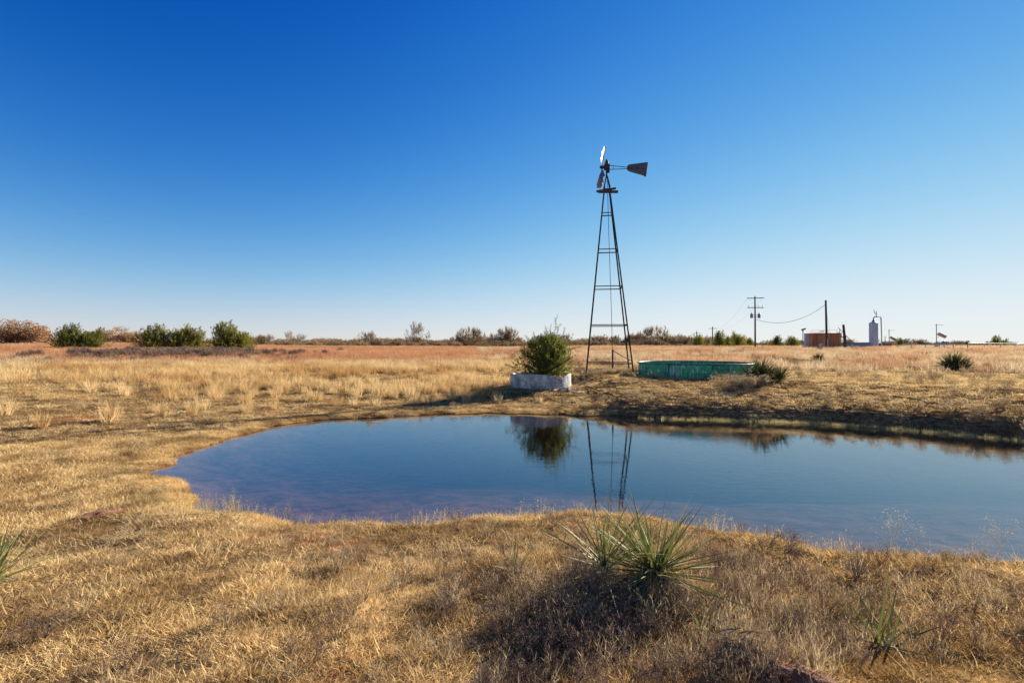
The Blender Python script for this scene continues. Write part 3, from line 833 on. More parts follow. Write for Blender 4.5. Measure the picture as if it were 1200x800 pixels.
# ------------------------------------------------------------------ cedars and trees
def cedar_meshes(g, w=1.1, h=2.0, nspray=420, nleaf=34, lsz=0.045, shape=1.0, spr=0.34, trunk_r=0.06, peaks=None, low=0.05, thick=0.10):
    """irregular juniper: upright-outward sprays of small scale leaves filling a lobed crown; returns (trunk, crown) MBs"""
    lobes = [(g.uniform(-.45, .45) * w, g.uniform(-.45, .45) * w, g.uniform(0.55, 1.0) * h) for _ in range(7)] + (peaks or [])
    P = []; D = []
    P0, P1, R0, R1 = [], [], [], []
    for i in range(nspray):
        lx, ly, lh = lobes[g.integers(len(lobes))]
        a = g.uniform(0, 6.283); v = g.random() ** 0.8
        zz = low * h + v * (lh - low * h)
        rad = w * 0.72 * (max(0.0, 1 - (v) ** 1.7)) ** 0.75 * (0.5 + 0.5 * min(1, v * 5)) + 0.03
        rr = rad * g.random() ** 0.35
        p = np.array([lx * (0.4 + .6 * v) + rr * math.cos(a), ly * (0.4 + .6 * v) + rr * math.sin(a), zz])
        d = np.array([math.cos(a) * rr / w * 1.3, math.sin(a) * rr / w * 1.3, 0.55 + 0.5 * v]) + g.normal(size=3) * 0.28
        if i % 8 == 0:      # upright leaders break the outline
            p = np.array([lx + g.normal() * w * .12, ly + g.normal() * w * .12, lh * g.uniform(0.86, 1.06)]); d = np.array([g.normal() * .3, g.normal() * .3, 1.0])
        elif i % 8 == 1:    # side branches reaching out
            p = p + np.array([math.cos(a), math.sin(a), 0]) * w * 0.16; d = d * [1.6, 1.6, .6]
        d /= np.linalg.norm(d); P.append(p - d * spr * 0.35); D.append(d)
        if i % 5 == 0:
            b0 = np.array([lx * .15, ly * .15, zz * 0.35]); mid = (b0 + p) / 2 - np.array([0, 0, 0.06])
            P0 += [b0, mid]; P1 += [mid, p]; R0 += [trunk_r * .3, trunk_r * .2]; R1 += [trunk_r * .2, trunk_r * .08]
    P = np.array(P); D = np.array(D)
    t = g.random((len(P), nleaf)) ** 0.8
    taper = (1 - 0.75 * t)[..., None]
    Q = P[:, None] + D[:, None] * (t * spr)[..., None] + g.normal(size=(len(P), nleaf, 3)) * spr * thick * taper
    Q = Q.reshape(-1, 3); DD = np.repeat(D, nleaf, 0) + g.normal(size=(len(Q), 3)) * 0.55; DD /= np.linalg.norm(DD, axis=1)[:, None]
    e = np.cross(DD, g.normal(size=DD.shape)); e /= np.linalg.norm(e, axis=1)[:, None]
    s_ = (lsz * g.uniform(0.6, 1.4, len(Q)))[:, None]
    V = np.stack([Q, Q + DD * s_ * .5 + e * s_ * .2, Q + DD * s_, Q + DD * s_ * .5 - e * s_ * .2], 1).reshape(-1, 3)
    cr = MB(); cr.add(V, [np.arange(len(Q))[:, None] * 4 + np.arange(4)[None]])
    tr = MB(); tr.tube([(0, 0, -0.1), (0.02, 0.01, h * .25), (0, 0.03, h * .55), (0.02, 0, h * .8)], [trunk_r, trunk_r * .8, trunk_r * .5, trunk_r * .15], 8); tr.segs(P0, P1, R0, R1, 5)
    return tr, cr


def planter():
    x, y = TANKC; z = gz(x, y)
    t = thing('planter_tank', 'round whitewashed concrete tank ring holding a juniper bush', 'tank', (x, y, 0.50))
    r = 1.30; hh = 0.55
    m = surf('whitewashed_concrete', [(0.25, (0.12, 0.125, 0.12)), (0.45, (0.27, 0.275, 0.265)), (0.57, (0.54, 0.52, 0.46)), (0.72, (0.82, 0.78, 0.69))], 3.5, 0.85, bump=0.5, stretch=(1, 1, 0.5),
             over=[(7, (1, 1, .25), 0.56, 0.66, (0.16, 0.18, 0.21)), (2.5, (1, 1, 1.2), 0.60, 0.70, (0.42, 0.36, 0.28)), (9, (1, 1, 3), 0.60, 0.66, (0.8, 0.79, 0.76))])
    mb = MB()
    n = 120; th = np.linspace(0, 2 * np.pi, n, endpoint=False)
    # rim height dips where the ring is broken on the right front
    top = hh + 0.02 * np.sin(3 * th + 1) + 0.03 * fbm(th * 6, th * 0, 5) - 0.13 * np.exp(-((np.angle(np.exp(1j * (th - R(-52))))) / 0.22) ** 2)
    rings = [(r, -0.2 + 0 * th), (r + .012, 0.02 + 0 * th), (r + .004, 0.3 + 0 * th), (r, top - .02), (r - .012, top), (r - .085, top), (r - .1, top - .02), (r - .1, -0.2 + 0 * th)]
    V = np.concatenate([np.stack([q * np.cos(th), q * np.sin(th), zz], -1) for q, zz in rings])
    i = np.arange(len(rings) - 1)[:, None] * n; j = np.arange(n)[None]; j2 = (j + 1) % n
    mb.add(V, [np.stack([i + j, i + j2, i + n + j2, i + n + j], -1).reshape(-1, 4)])
    mb.build('ring_wall', m, t, smooth=False)
    mb = MB(); g = np.random.default_rng(61)
    rr = np.linspace(0, r - 0.09, 14); tt = np.linspace(0, 2 * np.pi, 48, endpoint=False)
    X = np.outer(rr, np.cos(tt)); Y = np.outer(rr, np.sin(tt)); Z = 0.42 + 0.10 * fbm(X * 3, Y * 3, 9) + 0.1 * (1 - rr[:, None] / r)
    n = 48; i = np.arange(13)[:, None] * n; j = np.arange(n)[None]; j2 = (j + 1) % n
    mb.add(np.stack([X, Y, Z], -1).reshape(-1, 3), [np.stack([i + j, i + n + j, i + n + j2, i + j2], -1).reshape(-1, 4)])
    mb.build('soil_fill', red, t, smooth=True)
    # the juniper
    b = thing('juniper_bush', 'dense green juniper bush with wispy top growing in the concrete ring', 'bush', (x + 0.18, y, 0.93))
    g = np.random.default_rng(64)
    tr, cr = cedar_meshes(g, 1.28, 1.66, 900, 40, 0.052, spr=0.36, trunk_r=0.055, low=-0.02,
                          peaks=[(-.1, 0, 1.65), (.45, 0, 1.55), (-.6, 0, 1.35), (.75, .1, 1.2), (-.85, 0, 1.0)])
    # wispy leaders
    for (dx, hx, lean) in ((0.45, 2.45, 0.12), (0.35, 2.0, -0.25), (0.6, 1.9, 0.45), (0.85, 1.7, 0.7), (0.1, 2.0, -0.12), (0.5, 2.15, 0.3), (1.0, 1.25, 0.9), (-.55, 1.65, -.3)):
        base = np.array([dx * .5, 0, 0.9]); tip = np.array([dx + lean * .5, g.normal() * .15, hx])
        k = 7; pts = [base + (tip - base) * s_ + np.array([0.04 * math.sin(3 * s_), 0, 0.05 * math.sin(s_ * 3.1)]) for s_ in np.linspace(0, 1, k)]
        tr.tube(pts, np.linspace(0.014, 0.003, k), 5)
        for s_ in np.linspace(0.35, 1, 9):
            p = base + (tip - base) * s_; d = (tip - base) + g.normal(size=3) * 0.8; d /= np.linalg.norm(d)
            q = p + d * 0.22 * g.random((22, 1)) + g.normal(size=(22, 3)) * 0.015
            cr.cards(q, 0.045, g=g, asp=0.35, up=0.6)
            tr.segs([p], [p + d * 0.2], [0.004], [0.001], 4)
    tr.build('trunk', M['bark'], b); cr.build('crown', M['cedar'], b)
    # rubble at the broken front
    brick = surf('broken_brick', [(0.3, (0.25, 0.12, 0.08)), (0.7, (0.45, 0.30, 0.22))], 8, 0.9, bump=0.5)
    for k in range(7):
        px = 650 + k * 4.5 - (k % 2) * 5; d = 18.9 + 0.12 * (k % 3)
        xx = X_at(px, d); mb = MB(); c, s_ = math.cos(k), math.sin(k)
        s = 0.10 + 0.03 * (k % 3)
        Rm = np.array([[c, -s_, 0.2], [s_, c, 0.1], [-0.2, 0, 1]])
        mb.box((0, 0, 0), (s * 1.6, s, s * .7), Rm); V = mb.v[0]; V += np.random.default_rng(k).normal(size=V.shape) * 0.012
        o = mb.build('rubble', brick if k % 2 else m); o.location = (xx, d, gz(xx, d) + s * .2)
        tag(o, 'broken lump of rubble lying before the concrete ring', 'rubble', 'rubble lumps at the foot of the concrete ring')


planter()


# ------------------------------------------------------------------ green stock tank
def green_tank():
    x, y = GTC; z0 = 0.95
    t = thing('stock_tank', 'wide round green painted steel stock tank beside the windmill', 'stock tank', (x, y, z0))
    r = 2.42; hh = 0.54
    m = surf('peeling_green_paint', [(0.3, (0.02, 0.18, 0.085)), (0.5, (0.05, 0.38, 0.17)), (0.7, (0.13, 0.54, 0.29))], 2.6, 0.6, bump=0.25, stretch=(1, 1, 0.35),
             over=[(4.5, (1, 1, .45), 0.56, 0.66, (0.22, 0.42, 0.35)), (11, (1, 1, .3), 0.56, 0.64, (0.50, 0.58, 0.52)), (6, (1, 1, .2), 0.60, 0.66, (0.015, 0.07, 0.05)), (7, (1, 1, .5), 0.64, 0.70, (0.09, 0.045, 0.025)), (1.1, (1, 1, 1), 0.63, 0.68, (0.03, 0.42, 0.13))])
    mb = MB(); mb.lathe([(r, -0.1), (r, hh * .33), (r + .012, hh * .35), (r, hh * .37), (r, hh * .66), (r + .012, hh * .68), (r, hh * .70), (r, hh - .03)], 128)
    mb.lathe([(r - .03, hh - .03), (r - .03, 0.0), (0.01, 0.0)], 128); mb.build('tank_wall', m, t, smooth=True)
    mb = MB(); k = 10; a = np.linspace(0, 2 * np.pi, k + 1)
    mb.lathe([(r + .025 + .03 * math.cos(q), hh - .02 + .03 * math.sin(q)) for q in -a], 128)
    mb.lathe([(r + .03, hh + .006), (r - .05, hh + .004), (r - .05, hh - .03)], 128)
    mb.build('rim', surf('worn_rim_paint', [(0.35, (0.02, 0.09, 0.06)), (0.6, (0.10, 0.22, 0.16)), (0.78, (0.5, 0.5, 0.4))], 5, 0.6, bump=0.1), t, smooth=True)
    mw, nt, N, L = newmat('dark_tank_water'); p = N.new('ShaderNodeBsdfPrincipled'); p.inputs['Base Color'].default_value = (0.02, 0.03, 0.022, 1); p.inputs['Roughness'].default_value = 0.06
    o = N.new('ShaderNodeOutputMaterial'); L.new(p.outputs[0], o.inputs[0])
    mb = MB(); th = np.linspace(0, 2 * np.pi, 96, endpoint=False)
    mb.add(np.stack([(r - .032) * np.cos(th), (r - .032) * np.sin(th), np.full(96, hh * .45)], -1), [np.arange(96)[None]]); mb.build('water_fill', mw, t)


green_tank()

# ------------------------------------------------------------------ windmill
steel = surf('rusty_dark_steel', [(0.3, (0.035, 0.026, 0.022)), (0.55, (0.09, 0.05, 0.036)), (0.8, (0.17, 0.085, 0.05))], 7, 0.75, 0.3, 0.2)
galv = surf('weathered_galvanised', [(0.3, (0.16, 0.15, 0.15)), (0.55, (0.30, 0.28, 0.27)), (0.8, (0.45, 0.42, 0.40))], 5, 0.55, 0.35, 0.15, over=[(3, (1, 1, 1), 0.58, 0.66, (0.20, 0.12, 0.08))])
galv_lit = surf('sunlit_galvanised', [(0.3, (0.30, 0.25, 0.20)), (0.6, (0.5, 0.46, 0.41)), (0.85, (0.6, 0.57, 0.53))], 5, 0.5, 0.2, 0.1, over=[(4, (1, 1, 1), 0.6, 0.66, (0.35, 0.22, 0.12))])  # wheel metal with sunlight painted in as a paler tone, upper blades only
oldwood = surf('grey_old_wood', [(0.3, (0.06, 0.045, 0.035)), (0.7, (0.16, 0.12, 0.10))], 9, 0.9, bump=0.5, stretch=(0.15, 1, 1))


def windmill():
    base = np.array([4.715, 23.33, 0.86])
    t = thing('windmill', 'tall rusty steel farm windmill with tattered wheel and grey tail vane', 'windmill', tuple(base))
    al = R(8.7); u = np.array([math.cos(al), -math.sin(al), 0]); v = np.array([math.sin(al), math.cos(al), 0])
    w0 = 2.24; w1 = 0.30; zt = 9.95 - base[2]; topc = np.array([-0.07, 0.0, zt])
    def corner(i, z):
        k = z / zt; w = (w0 * (1 - k) + w1 * k) / 2; sx = (-1, 1, 1, -1)[i]; sy = (-1, -1, 1, 1)[i]
        return topc * k + u * sx * w + v * sy * w + np.array([0, 0, z * (1 - k)]) * 0 + np.array([0, 0, z - topc[2] * k])
    def angle_bar(mb, p, q, s=0.05, th=0.007, out=None):
        p = np.array(p); q = np.array(q); d = (q - p) / np.linalg.norm(q - p)
        a = out - d * np.dot(out, d); a /= np.linalg.norm(a); b = np.cross(d, a)
        a, b = (a + b) / math.sqrt(2), (a - b) / math.sqrt(2)
        V = []
        for c in (p, q): V += [c, c - a * s, c - a * s - b * th, c - a * th - b * th, c - b * s - a * th, c - b * s]
        Q = [(i, (i + 1) % 6, 6 + (i + 1) % 6, 6 + i) for i in range(6)]
        mb.add(V, [np.array(Q), np.array([[5, 4, 3, 2, 1, 0]]), np.array([[6, 7, 8, 9, 10, 11]])])
    for i in range(4):
        mb = MB(); o = u * (-1, 1, 1, -1)[i] + v * (-1, -1, 1, 1)[i]
        angle_bar(mb, corner(i, -0.15), corner(i, zt + 0.05), 0.066, 0.008, o); mb.build('leg', steel, t)
    for z in (0.57, 2.39, 4.24, 6.04, 7.84):
        mb = MB()
        for i in range(4):
            p, q = corner(i, z), corner((i + 1) % 4, z); mid = (p + q) / 2 - topc * (z / zt); mid[2] = 0
            angle_bar(mb, p + (q - p) * .01, q - (q - p) * .01, 0.045, 0.006, mid / np.linalg.norm(mid) + np.array([0, 0, 1.0]))
        mb.build('girt', steel, t)
    mb = MB(); mb.tube([(0.18, -0.2, -0.1), (0.12, -0.1, 3), (0.02, 0, 7), (-0.06, 0, zt + 1.0)], 0.013, 6); mb.build('pump_rod', steel, t)
    mb = MB(); a = np.array([0.16, -0.2, 1.15]); b = corner(1, 0.65); mb.tube([a, (a + b) / 2 - [0, 0, .02], b], 0.02, 6)
    mb.tube([(0.16, -.2, -.1), (0.16, -.2, 1.2)], 0.045, 8); mb.build('pump_standpipe', steel, t)
    # ladder rungs up the left rear leg
    # platform boards
    mb = MB(); mb.box(tuple(topc + [0.0, -0.32, -0.28]), (0.94, 0.14, 0.095)); mb.build('platform_board', oldwood, t)
    mb = MB(); c, s = math.cos(R(-9)), math.sin(R(-9)); mb.box(tuple(topc + [0.0, 0.16, -0.03]), (0.96, 0.14, 0.08), [[c, 0, s], [0, 1, 0], [-s, 0, c]]); mb.build('platform_board', oldwood, t)
    mb = MB(); mb.box(tuple(topc + [-0.01, -0.08, -0.15]), (0.30, 0.40, 0.10)); mb.build('platform_bracket', steel, t)
    # head
    hz = 10.97 - base[2]; hc = np.array([topc[0], 0, hz])
    mb = MB()
    for i in range(4): mb.tube([corner(i, zt) * [1, 1, 1], hc + [0, 0, -0.35]], [0.03, 0.035], 6)
    mb.tube([hc + [0, 0, -0.5], hc + [0, 0, -0.1]], 0.05, 10); mb.build('mast', steel, t)
    mb = MB(); mb.box(hc + [0, 0, 0.02], (0.26, 0.2, 0.26)); mb.tube([hc + [0.0, 0, 0.1], hc + [0.0, 0, 0.28], hc + [-.02, 0, 0.4]], [0.11, 0.09, 0.03], 10)
    mb.tube([hc + [-.32, 0, 0], hc + [0.05, 0, 0]], 0.035, 8); mb.box(hc + [0.07, 0, -.15], (0.12, 0.14, 0.2)); mb.build('gearbox', steel, t)
    # wheel with most blades gone
    wh = MB(); ax = np.array([-0.995, 0.035, 0.10]); ax /= np.linalg.norm(ax)
    e1 = np.array([0.10, 0, 1.0]); e1 -= ax * np.dot(ax, e1); e1 /= np.linalg.norm(e1); e2 = np.cross(ax, e1)
    wc = hc + [-0.24, -0.02, 0.0]
    wh.tube([wc - ax * .07, wc + ax * .1], [0.09, 0.07], 12); wheel = wh.build('wheel', steel, t)
    def at(r, a, o=0): return wc + e1 * r * math.cos(a) + e2 * r * math.sin(a) + ax * o
    n = 18; rin, rout = 0.30, 0.97
    topi = [0, 1, 2, 16, 17]; boti = [7, 8, 9, 10, 11]
    for k in range(6):
        mb = MB(); a = 2 * math.pi * (k + .5) / 6
        if k in (1, 4): continue
        mb.tube([at(0.05, a), at(0.86, a)], 0.011, 5); mb.build('spoke', steel, wheel)
    for idx, mat in ((topi, galv_lit), (boti, galv)):  # painted sunlit tone on the upper blades, darker metal on the lower
        for i in idx:
            a = 2 * math.pi * i / n; mb = MB(); g = np.random.default_rng(i + 90)
            V = []; K = 6; pit = (-R(32) if mat is galv_lit else -R(52)) + g.normal() * 0.10; ro = rout * g.uniform(0.93, 1.02)
            for q in np.linspace(0, 1, K):
                r = rin + (ro - rin) * q; hw = (0.040 + 0.055 * q) if mat is galv_lit else (0.055 + 0.085 * q)
                for s in (-1, -.33, .33, 1):
                    cam = 0.022 * (1 - s * s)
                    tang = -e1 * math.sin(a) + e2 * math.cos(a)
                    V.append(at(r, a) + (tang * math.cos(pit) + ax * math.sin(pit)) * hw * s + ax * cam)
            Q = [(i_ * 4 + j, i_ * 4 + j + 1, i_ * 4 + j + 5, i_ * 4 + j + 4) for i_ in range(K - 1) for j in range(3)]
            V = np.array(V); mb.add(V, [np.array(Q)])
            o = mb.build('blade', mat, wheel); md = o.modifiers.new('t', 'SOLIDIFY'); md.thickness = 0.004
    for arc in ((-50, 50), (125, 235)):
        for rr in (0.45, 0.86):
            mb = MB(); mb.tube([at(rr, R(a_)) for a_ in np.linspace(arc[0], arc[1], 14)], 0.008, 5); mb.build('rim_arc', steel, wheel)
    # tail
    tail = MB(); p0 = hc + [0.1, 0, 0.10]; p1 = hc + [0.1, 0, -0.10]; e = hc + [1.1, 0.03, -0.02]
    tail.tube([p0, e + [0, 0, .03]], 0.016, 6); tail.tube([p1, e + [0, 0, -.03]], 0.016, 6); tail.tube([hc + [0.32, 0, .075], hc + [.32, 0, -.085]], 0.012, 5)
    tail.tube([e, e + [0.85, 0.02, -0.02]], 0.014, 6)
    tail.build('vane_arm', steel, t)
    # vane sheet: fan shape, corrugated ribs
    mb = MB(); oc = e + np.array([-0.10, 0, 0]); th_ = 0.004
    out = [(0.0, 0.10), (0.08, 0.20), (1.03, 0.30), (0.92, -0.40), (0.10, -0.18), (0.02, -0.10)]
    nx, nz = 22, 12; V = []
    for i in range(nx + 1):
        x = 1.03 * i / nx
        top = np.interp(x, [0, .08, 1.03], [0.08, 0.18, 0.30]); bot = np.interp(x, [0, .10, .92, 1.03], [-0.09, -0.17, -0.40, -0.05 - .38])
        for j in range(nz + 1):
            f = j / nz; z = bot + (top - bot) * f; xx = x - (0.10 * (1 - f) if x > .9 else 0)
            V.append(oc + [xx, 0.012 * math.cos(f * math.pi * 4) * (x / 1.03), z])
    Q = [(i * (nz + 1) + j, (i + 1) * (nz + 1) + j, (i + 1) * (nz + 1) + j + 1, i * (nz + 1) + j + 1) for i in range(nx) for j in range(nz)]
    mb.add(np.array(V), [np.array(Q)]); o = mb.build('tail_vane', surf('dark_vane_sheet', [(0.3, (0.09, 0.085, 0.09)), (0.7, (0.2, 0.18, 0.18))], 4, 0.6, 0.3, 0.15, over=[(2.5, (1, 1, 2), 0.5, 0.62, (0.16, 0.11, 0.085))]), t, smooth=True)
    md = o.modifiers.new('t', 'SOLIDIFY'); md.thickness = th_


windmill()


# ------------------------------------------------------------------ oil site on the right
pole_m = surf('creosoted_pole', [(0.3, (0.055, 0.035, 0.028)), (0.7, (0.14, 0.085, 0.06))], 5, 0.9, bump=0.3, stretch=(1, 1, .1))
grey_m = surf('grey_porcelain_steel', [(0.3, (0.16, 0.19, 0.21)), (0.7, (0.28, 0.31, 0.33))], 4, 0.5, 0.2, 0.05)
white_m = surf('weathered_white_paint', [(0.3, (0.46, 0.46, 0.50)), (0.6, (0.62, 0.62, 0.66)), (0.85, (0.72, 0.72, 0.74))], 2.5, 0.6, bump=0.08, stretch=(1, 1, .3), over=[(4, (1, 1, .3), 0.62, 0.70, (0.42, 0.34, 0.32))])
wire_m = surf('dark_wire', [(0.3, (0.05, 0.05, 0.055)), (0.7, (0.09, 0.09, 0.1))], 5, 0.6, 0.4, 0)


def zrow(row, d): return H - (row - HY) / F * d


def util_pole(px, d, top, label, full=True, arms=2, name='utility_pole'):
    x = X_at(px, d); g0 = gz(x, d); h = zrow(top, d) - g0
    t = thing(name, label, 'utility pole', (x, d, g0))
    r = 0.0016 * d if full else 0.0011 * d
    mb = MB(); mb.tube([(0, 0, -0.3), (0.01, 0, h * .5), (0, 0, h)], [r * 1.15, r, r * .8], 10); mb.build('pole', pole_m, t)
    k = d / F
    for i in range(arms):
        zz = h - (2.3 * k if i == 0 else 13.4 * k); hw = 9.6 * k if full else 5 * k
        mb = MB(); c, s = math.cos(R(-1.5 * (1 - i))), math.sin(R(-1.5 * (1 - i)))
        mb.box((0, -r - .05, zz), (2 * hw, 0.10, 0.12), [[c, 0, s], [0, 1, 0], [-s, 0, c]]); arm = mb.build('crossarm', pole_m, t)
        if full:
            for sx in ((-.97, .97) if i == 0 else (-.8, .42, .85)):
                mb = MB(); z1 = zz + .06
                prof = [(0.02, z1), (0.02, z1 + .08), (.09, z1 + .09), (.05, z1 + .15), (.10, z1 + .17), (.045, z1 + .24), (0.05, z1 + .3), (.001, z1 + .32)]
                if i == 1: prof = [(a, z1 + (b - z1) * 1.15) for a, b in prof]
                else: prof = [(a * .7, z1 + (b - z1) * .3) for a, b in prof]
                mb.lathe(prof, 10, (sx * hw, -r - .05, 0)); mb.build('insulator', grey_m, arm)
    if full:
        for sx in (-1, 1):
            cx = sx * 4.4 * k; zc = h - 23 * k; mb = MB()
            mb.lathe([(0.001, zc - .38), (.2, zc - .38), (.22, zc - .34), (.22, zc + .28), (.24, zc + .30), (.2, zc + .36), (.001, zc + .40)], 16, (cx, -.1, 0))
            mb.tube([(cx, -.1, zc + .38), (cx, -.1, zc + .62)], [.05, .03], 6); tf = mb.build('transformer', grey_m, t, smooth=False)
            mb = MB(); mb.box((cx / 2, -.1, zc + .15), (abs(cx), .06, .07)); mb.box((cx / 2, -.1, zc - .15), (abs(cx), .06, .07)); mb.build('bracket', grey_m, t)
    return x, g0


util_pole(885, 82, 347, 'tall utility pole with two crossarms and a pair of grey transformers')
util_pole(835, 165, 382.5, 'distant single crossarm pole nearest the transformer pole', False, 1)
util_pole(816.5, 215, 388, 'distant single crossarm pole rising behind a small cedar', False, 1)
x_, g_ = X_at(807.5, 260), 0
util_pole(807.5, 260, 393, 'farthest bare utility pole without a crossarm', False, 0)


def bare_pole(px, d, top, lean, label, r=0.17):
    x = X_at(px, d); g0 = gz(x, d); h = zrow(top, d) - g0
    t = thing('wooden_pole', label, 'pole', (x, d, g0))
    mb = MB(); mb.tube([(lean, 0, -0.3), (lean * .5, 0, h * .5), (0, 0, h)], [r * 1.15, r, r * .85], 10); mb.build('pole', pole_m, t)
    mb = MB(); mb.tube([(0, 0, h - .02), (0, 0, h + .04)], [r * .92, r * .9], 10); mb.build('cap', grey_m, t)
    return t


p1 = bare_pole(968, 80, 352, 0.15, 'tall bare wooden pole in front of the rusty tank')
bare_pole(988.5, 78, 380.5, 0.35, 'short stout wooden pole between the rusty tank and pale container', 0.20)


def wire(a, b, sag, label, r=0.018, n=24):
    a, b = np.array(a), np.array(b); ts = np.linspace(0, 1, n)
    P = [a + (b - a) * t - np.array([0, 0, sag * 4 * t * (1 - t)]) for t in ts]
    mb = MB(); mb.tube(P, r, 5); o = mb.build('power_line', wire_m); tag(o, label, 'wire')


def W(px, row, d): return (X_at(px, d), d, zrow(row, d))
wire(W(886, 374, 81.8), W(967.5, 357, 80), 1.6, 'sagging service wire between the transformer pole and the bare pole', 0.03)
wire(W(876, 350, 81.7), W(831, 384, 165), 2.2, 'thin left wire running from transformer pole to the next pole', 0.007)
wire(W(894, 349, 81.7), W(839, 384, 165), 2.2, 'thin right wire running from transformer pole to the next pole', 0.007)
wire(W(968, 360, 79.8), W(976, 409, 75), 0, 'thin guy wire bracing the bare pole on its right', 0.012, 3)


def rust_tank():
    d = 86; x = X_at(964, d); g0 = gz(x, d); k = d / F
    t = thing('storage_tank', 'round rust stained steel oil storage tank with pale left side', 'storage tank', (x, d, g0), -R(33))
    r = 18.5 * k; h = zrow(391, d) - g0
    m, nt, N, L = newmat('rust_stained_tank'); tc = N.new('ShaderNodeTexCoord'); sp = N.new('ShaderNodeSeparateXYZ'); L.new(tc.outputs['Object'], sp.inputs[0])
    mp = N.new('ShaderNodeMapping'); mp.inputs['Scale'].default_value = (1, 1, .15); L.new(tc.outputs['Object'], mp.inputs[0])
    n1 = noise(N, L, 1.4, 5, 0.6, mp.outputs[0])
    r1 = ramp(N, [(0.3, (0.26, 0.075, 0.04)), (0.5, (0.52, 0.18, 0.07)), (0.68, (0.72, 0.32, 0.13))]); L.new(n1.outputs['Fac'], r1.inputs[0])
    r2 = ramp(N, [(0.4, (0.36, 0.36, 0.41)), (0.65, (0.52, 0.51, 0.55))]); L.new(n1.outputs['Fac'], r2.inputs[0])
    mr = N.new('ShaderNodeMapRange'); L.new(math_(N, L, 'ADD', sp.outputs[0], math_(N, L, 'MULTIPLY', n1.outputs['Fac'], 1.0)), mr.inputs[0]); mr.inputs[1].default_value = -1.9; mr.inputs[2].default_value = -1.3
    c = mixc(N, L, mr.outputs[0], r2.outputs[0], r1.outputs[0])
    # welded seams
    p = N.new('ShaderNodeBsdfPrincipled'); L.new(c, p.inputs['Base Color']); p.inputs['Roughness'].default_value = 0.75
    o = N.new('ShaderNodeOutputMaterial'); L.new(p.outputs[0], o.inputs[0])
    mb = MB(); mb.lathe([(r, -0.2), (r, h * .33), (r + .02, h * .335), (r, h * .34), (r, h * .66), (r + .02, h * .665), (r, h * .67), (r, h)], 48); mb.build('shell', m, t, smooth=False)
    mb = MB(); mb.lathe([(r + .05, h), (r + .05, h + .06), (r * .5, h + .28), (0.3, h + .38), (0.3, h + .5), (0.001, h + .52)], 48); roof = mb.build('roof', surf('rusty_roof', [(0.3, (0.12, 0.06, 0.04)), (0.7, (0.3, 0.17, 0.1))], 2, 0.8), t)
    rl = surf('pale_rail', [(0.3, (0.45, 0.38, 0.28)), (0.7, (0.6, 0.52, 0.4))], 3, 0.7)
    mb = MB()
    A = np.radians(np.linspace(-130, -20, 12)); pts = [(r * .93 * math.cos(a), r * .93 * math.sin(a), h + .55) for a in A]
    mb.tube(pts, 0.022, 5)
    for q in pts[::3]: mb.tube([(q[0], q[1], h), q], 0.022, 5)
    mb.build('handrail', rl, t)
    # stair down the right side
    mb = MB()
    for off in (0, 0.7):
        mb.tube([(r * .80, -r * .62 - off, h + .1), (r + 1.7, -r * .62 - off, 0.05)], 0.06, 5)
        mb.tube([(r * .80, -r * .62 - off, h + 1.0), (r + 1.7, -r * .62 - off, 1.0)], 0.035, 5)
        for f in (0.1, .5, .9):
            px_, pz = r * .80 + (r * .2 + 1.7) * f, (h + .1) * (1 - f); mb.tube([(px_, -r * .62 - off, pz), (px_, -r * .62 - off, pz + .95)], 0.03, 5)
    for f in np.linspace(0.04, .97, 14): mb.box((r * .80 + (r * .2 + 1.7) * f, -r * .62 - .35, (h + .05) * (1 - f) + .05), (0.26, .68, .04))
    mb.build('stair', galv, t)


rust_tank()


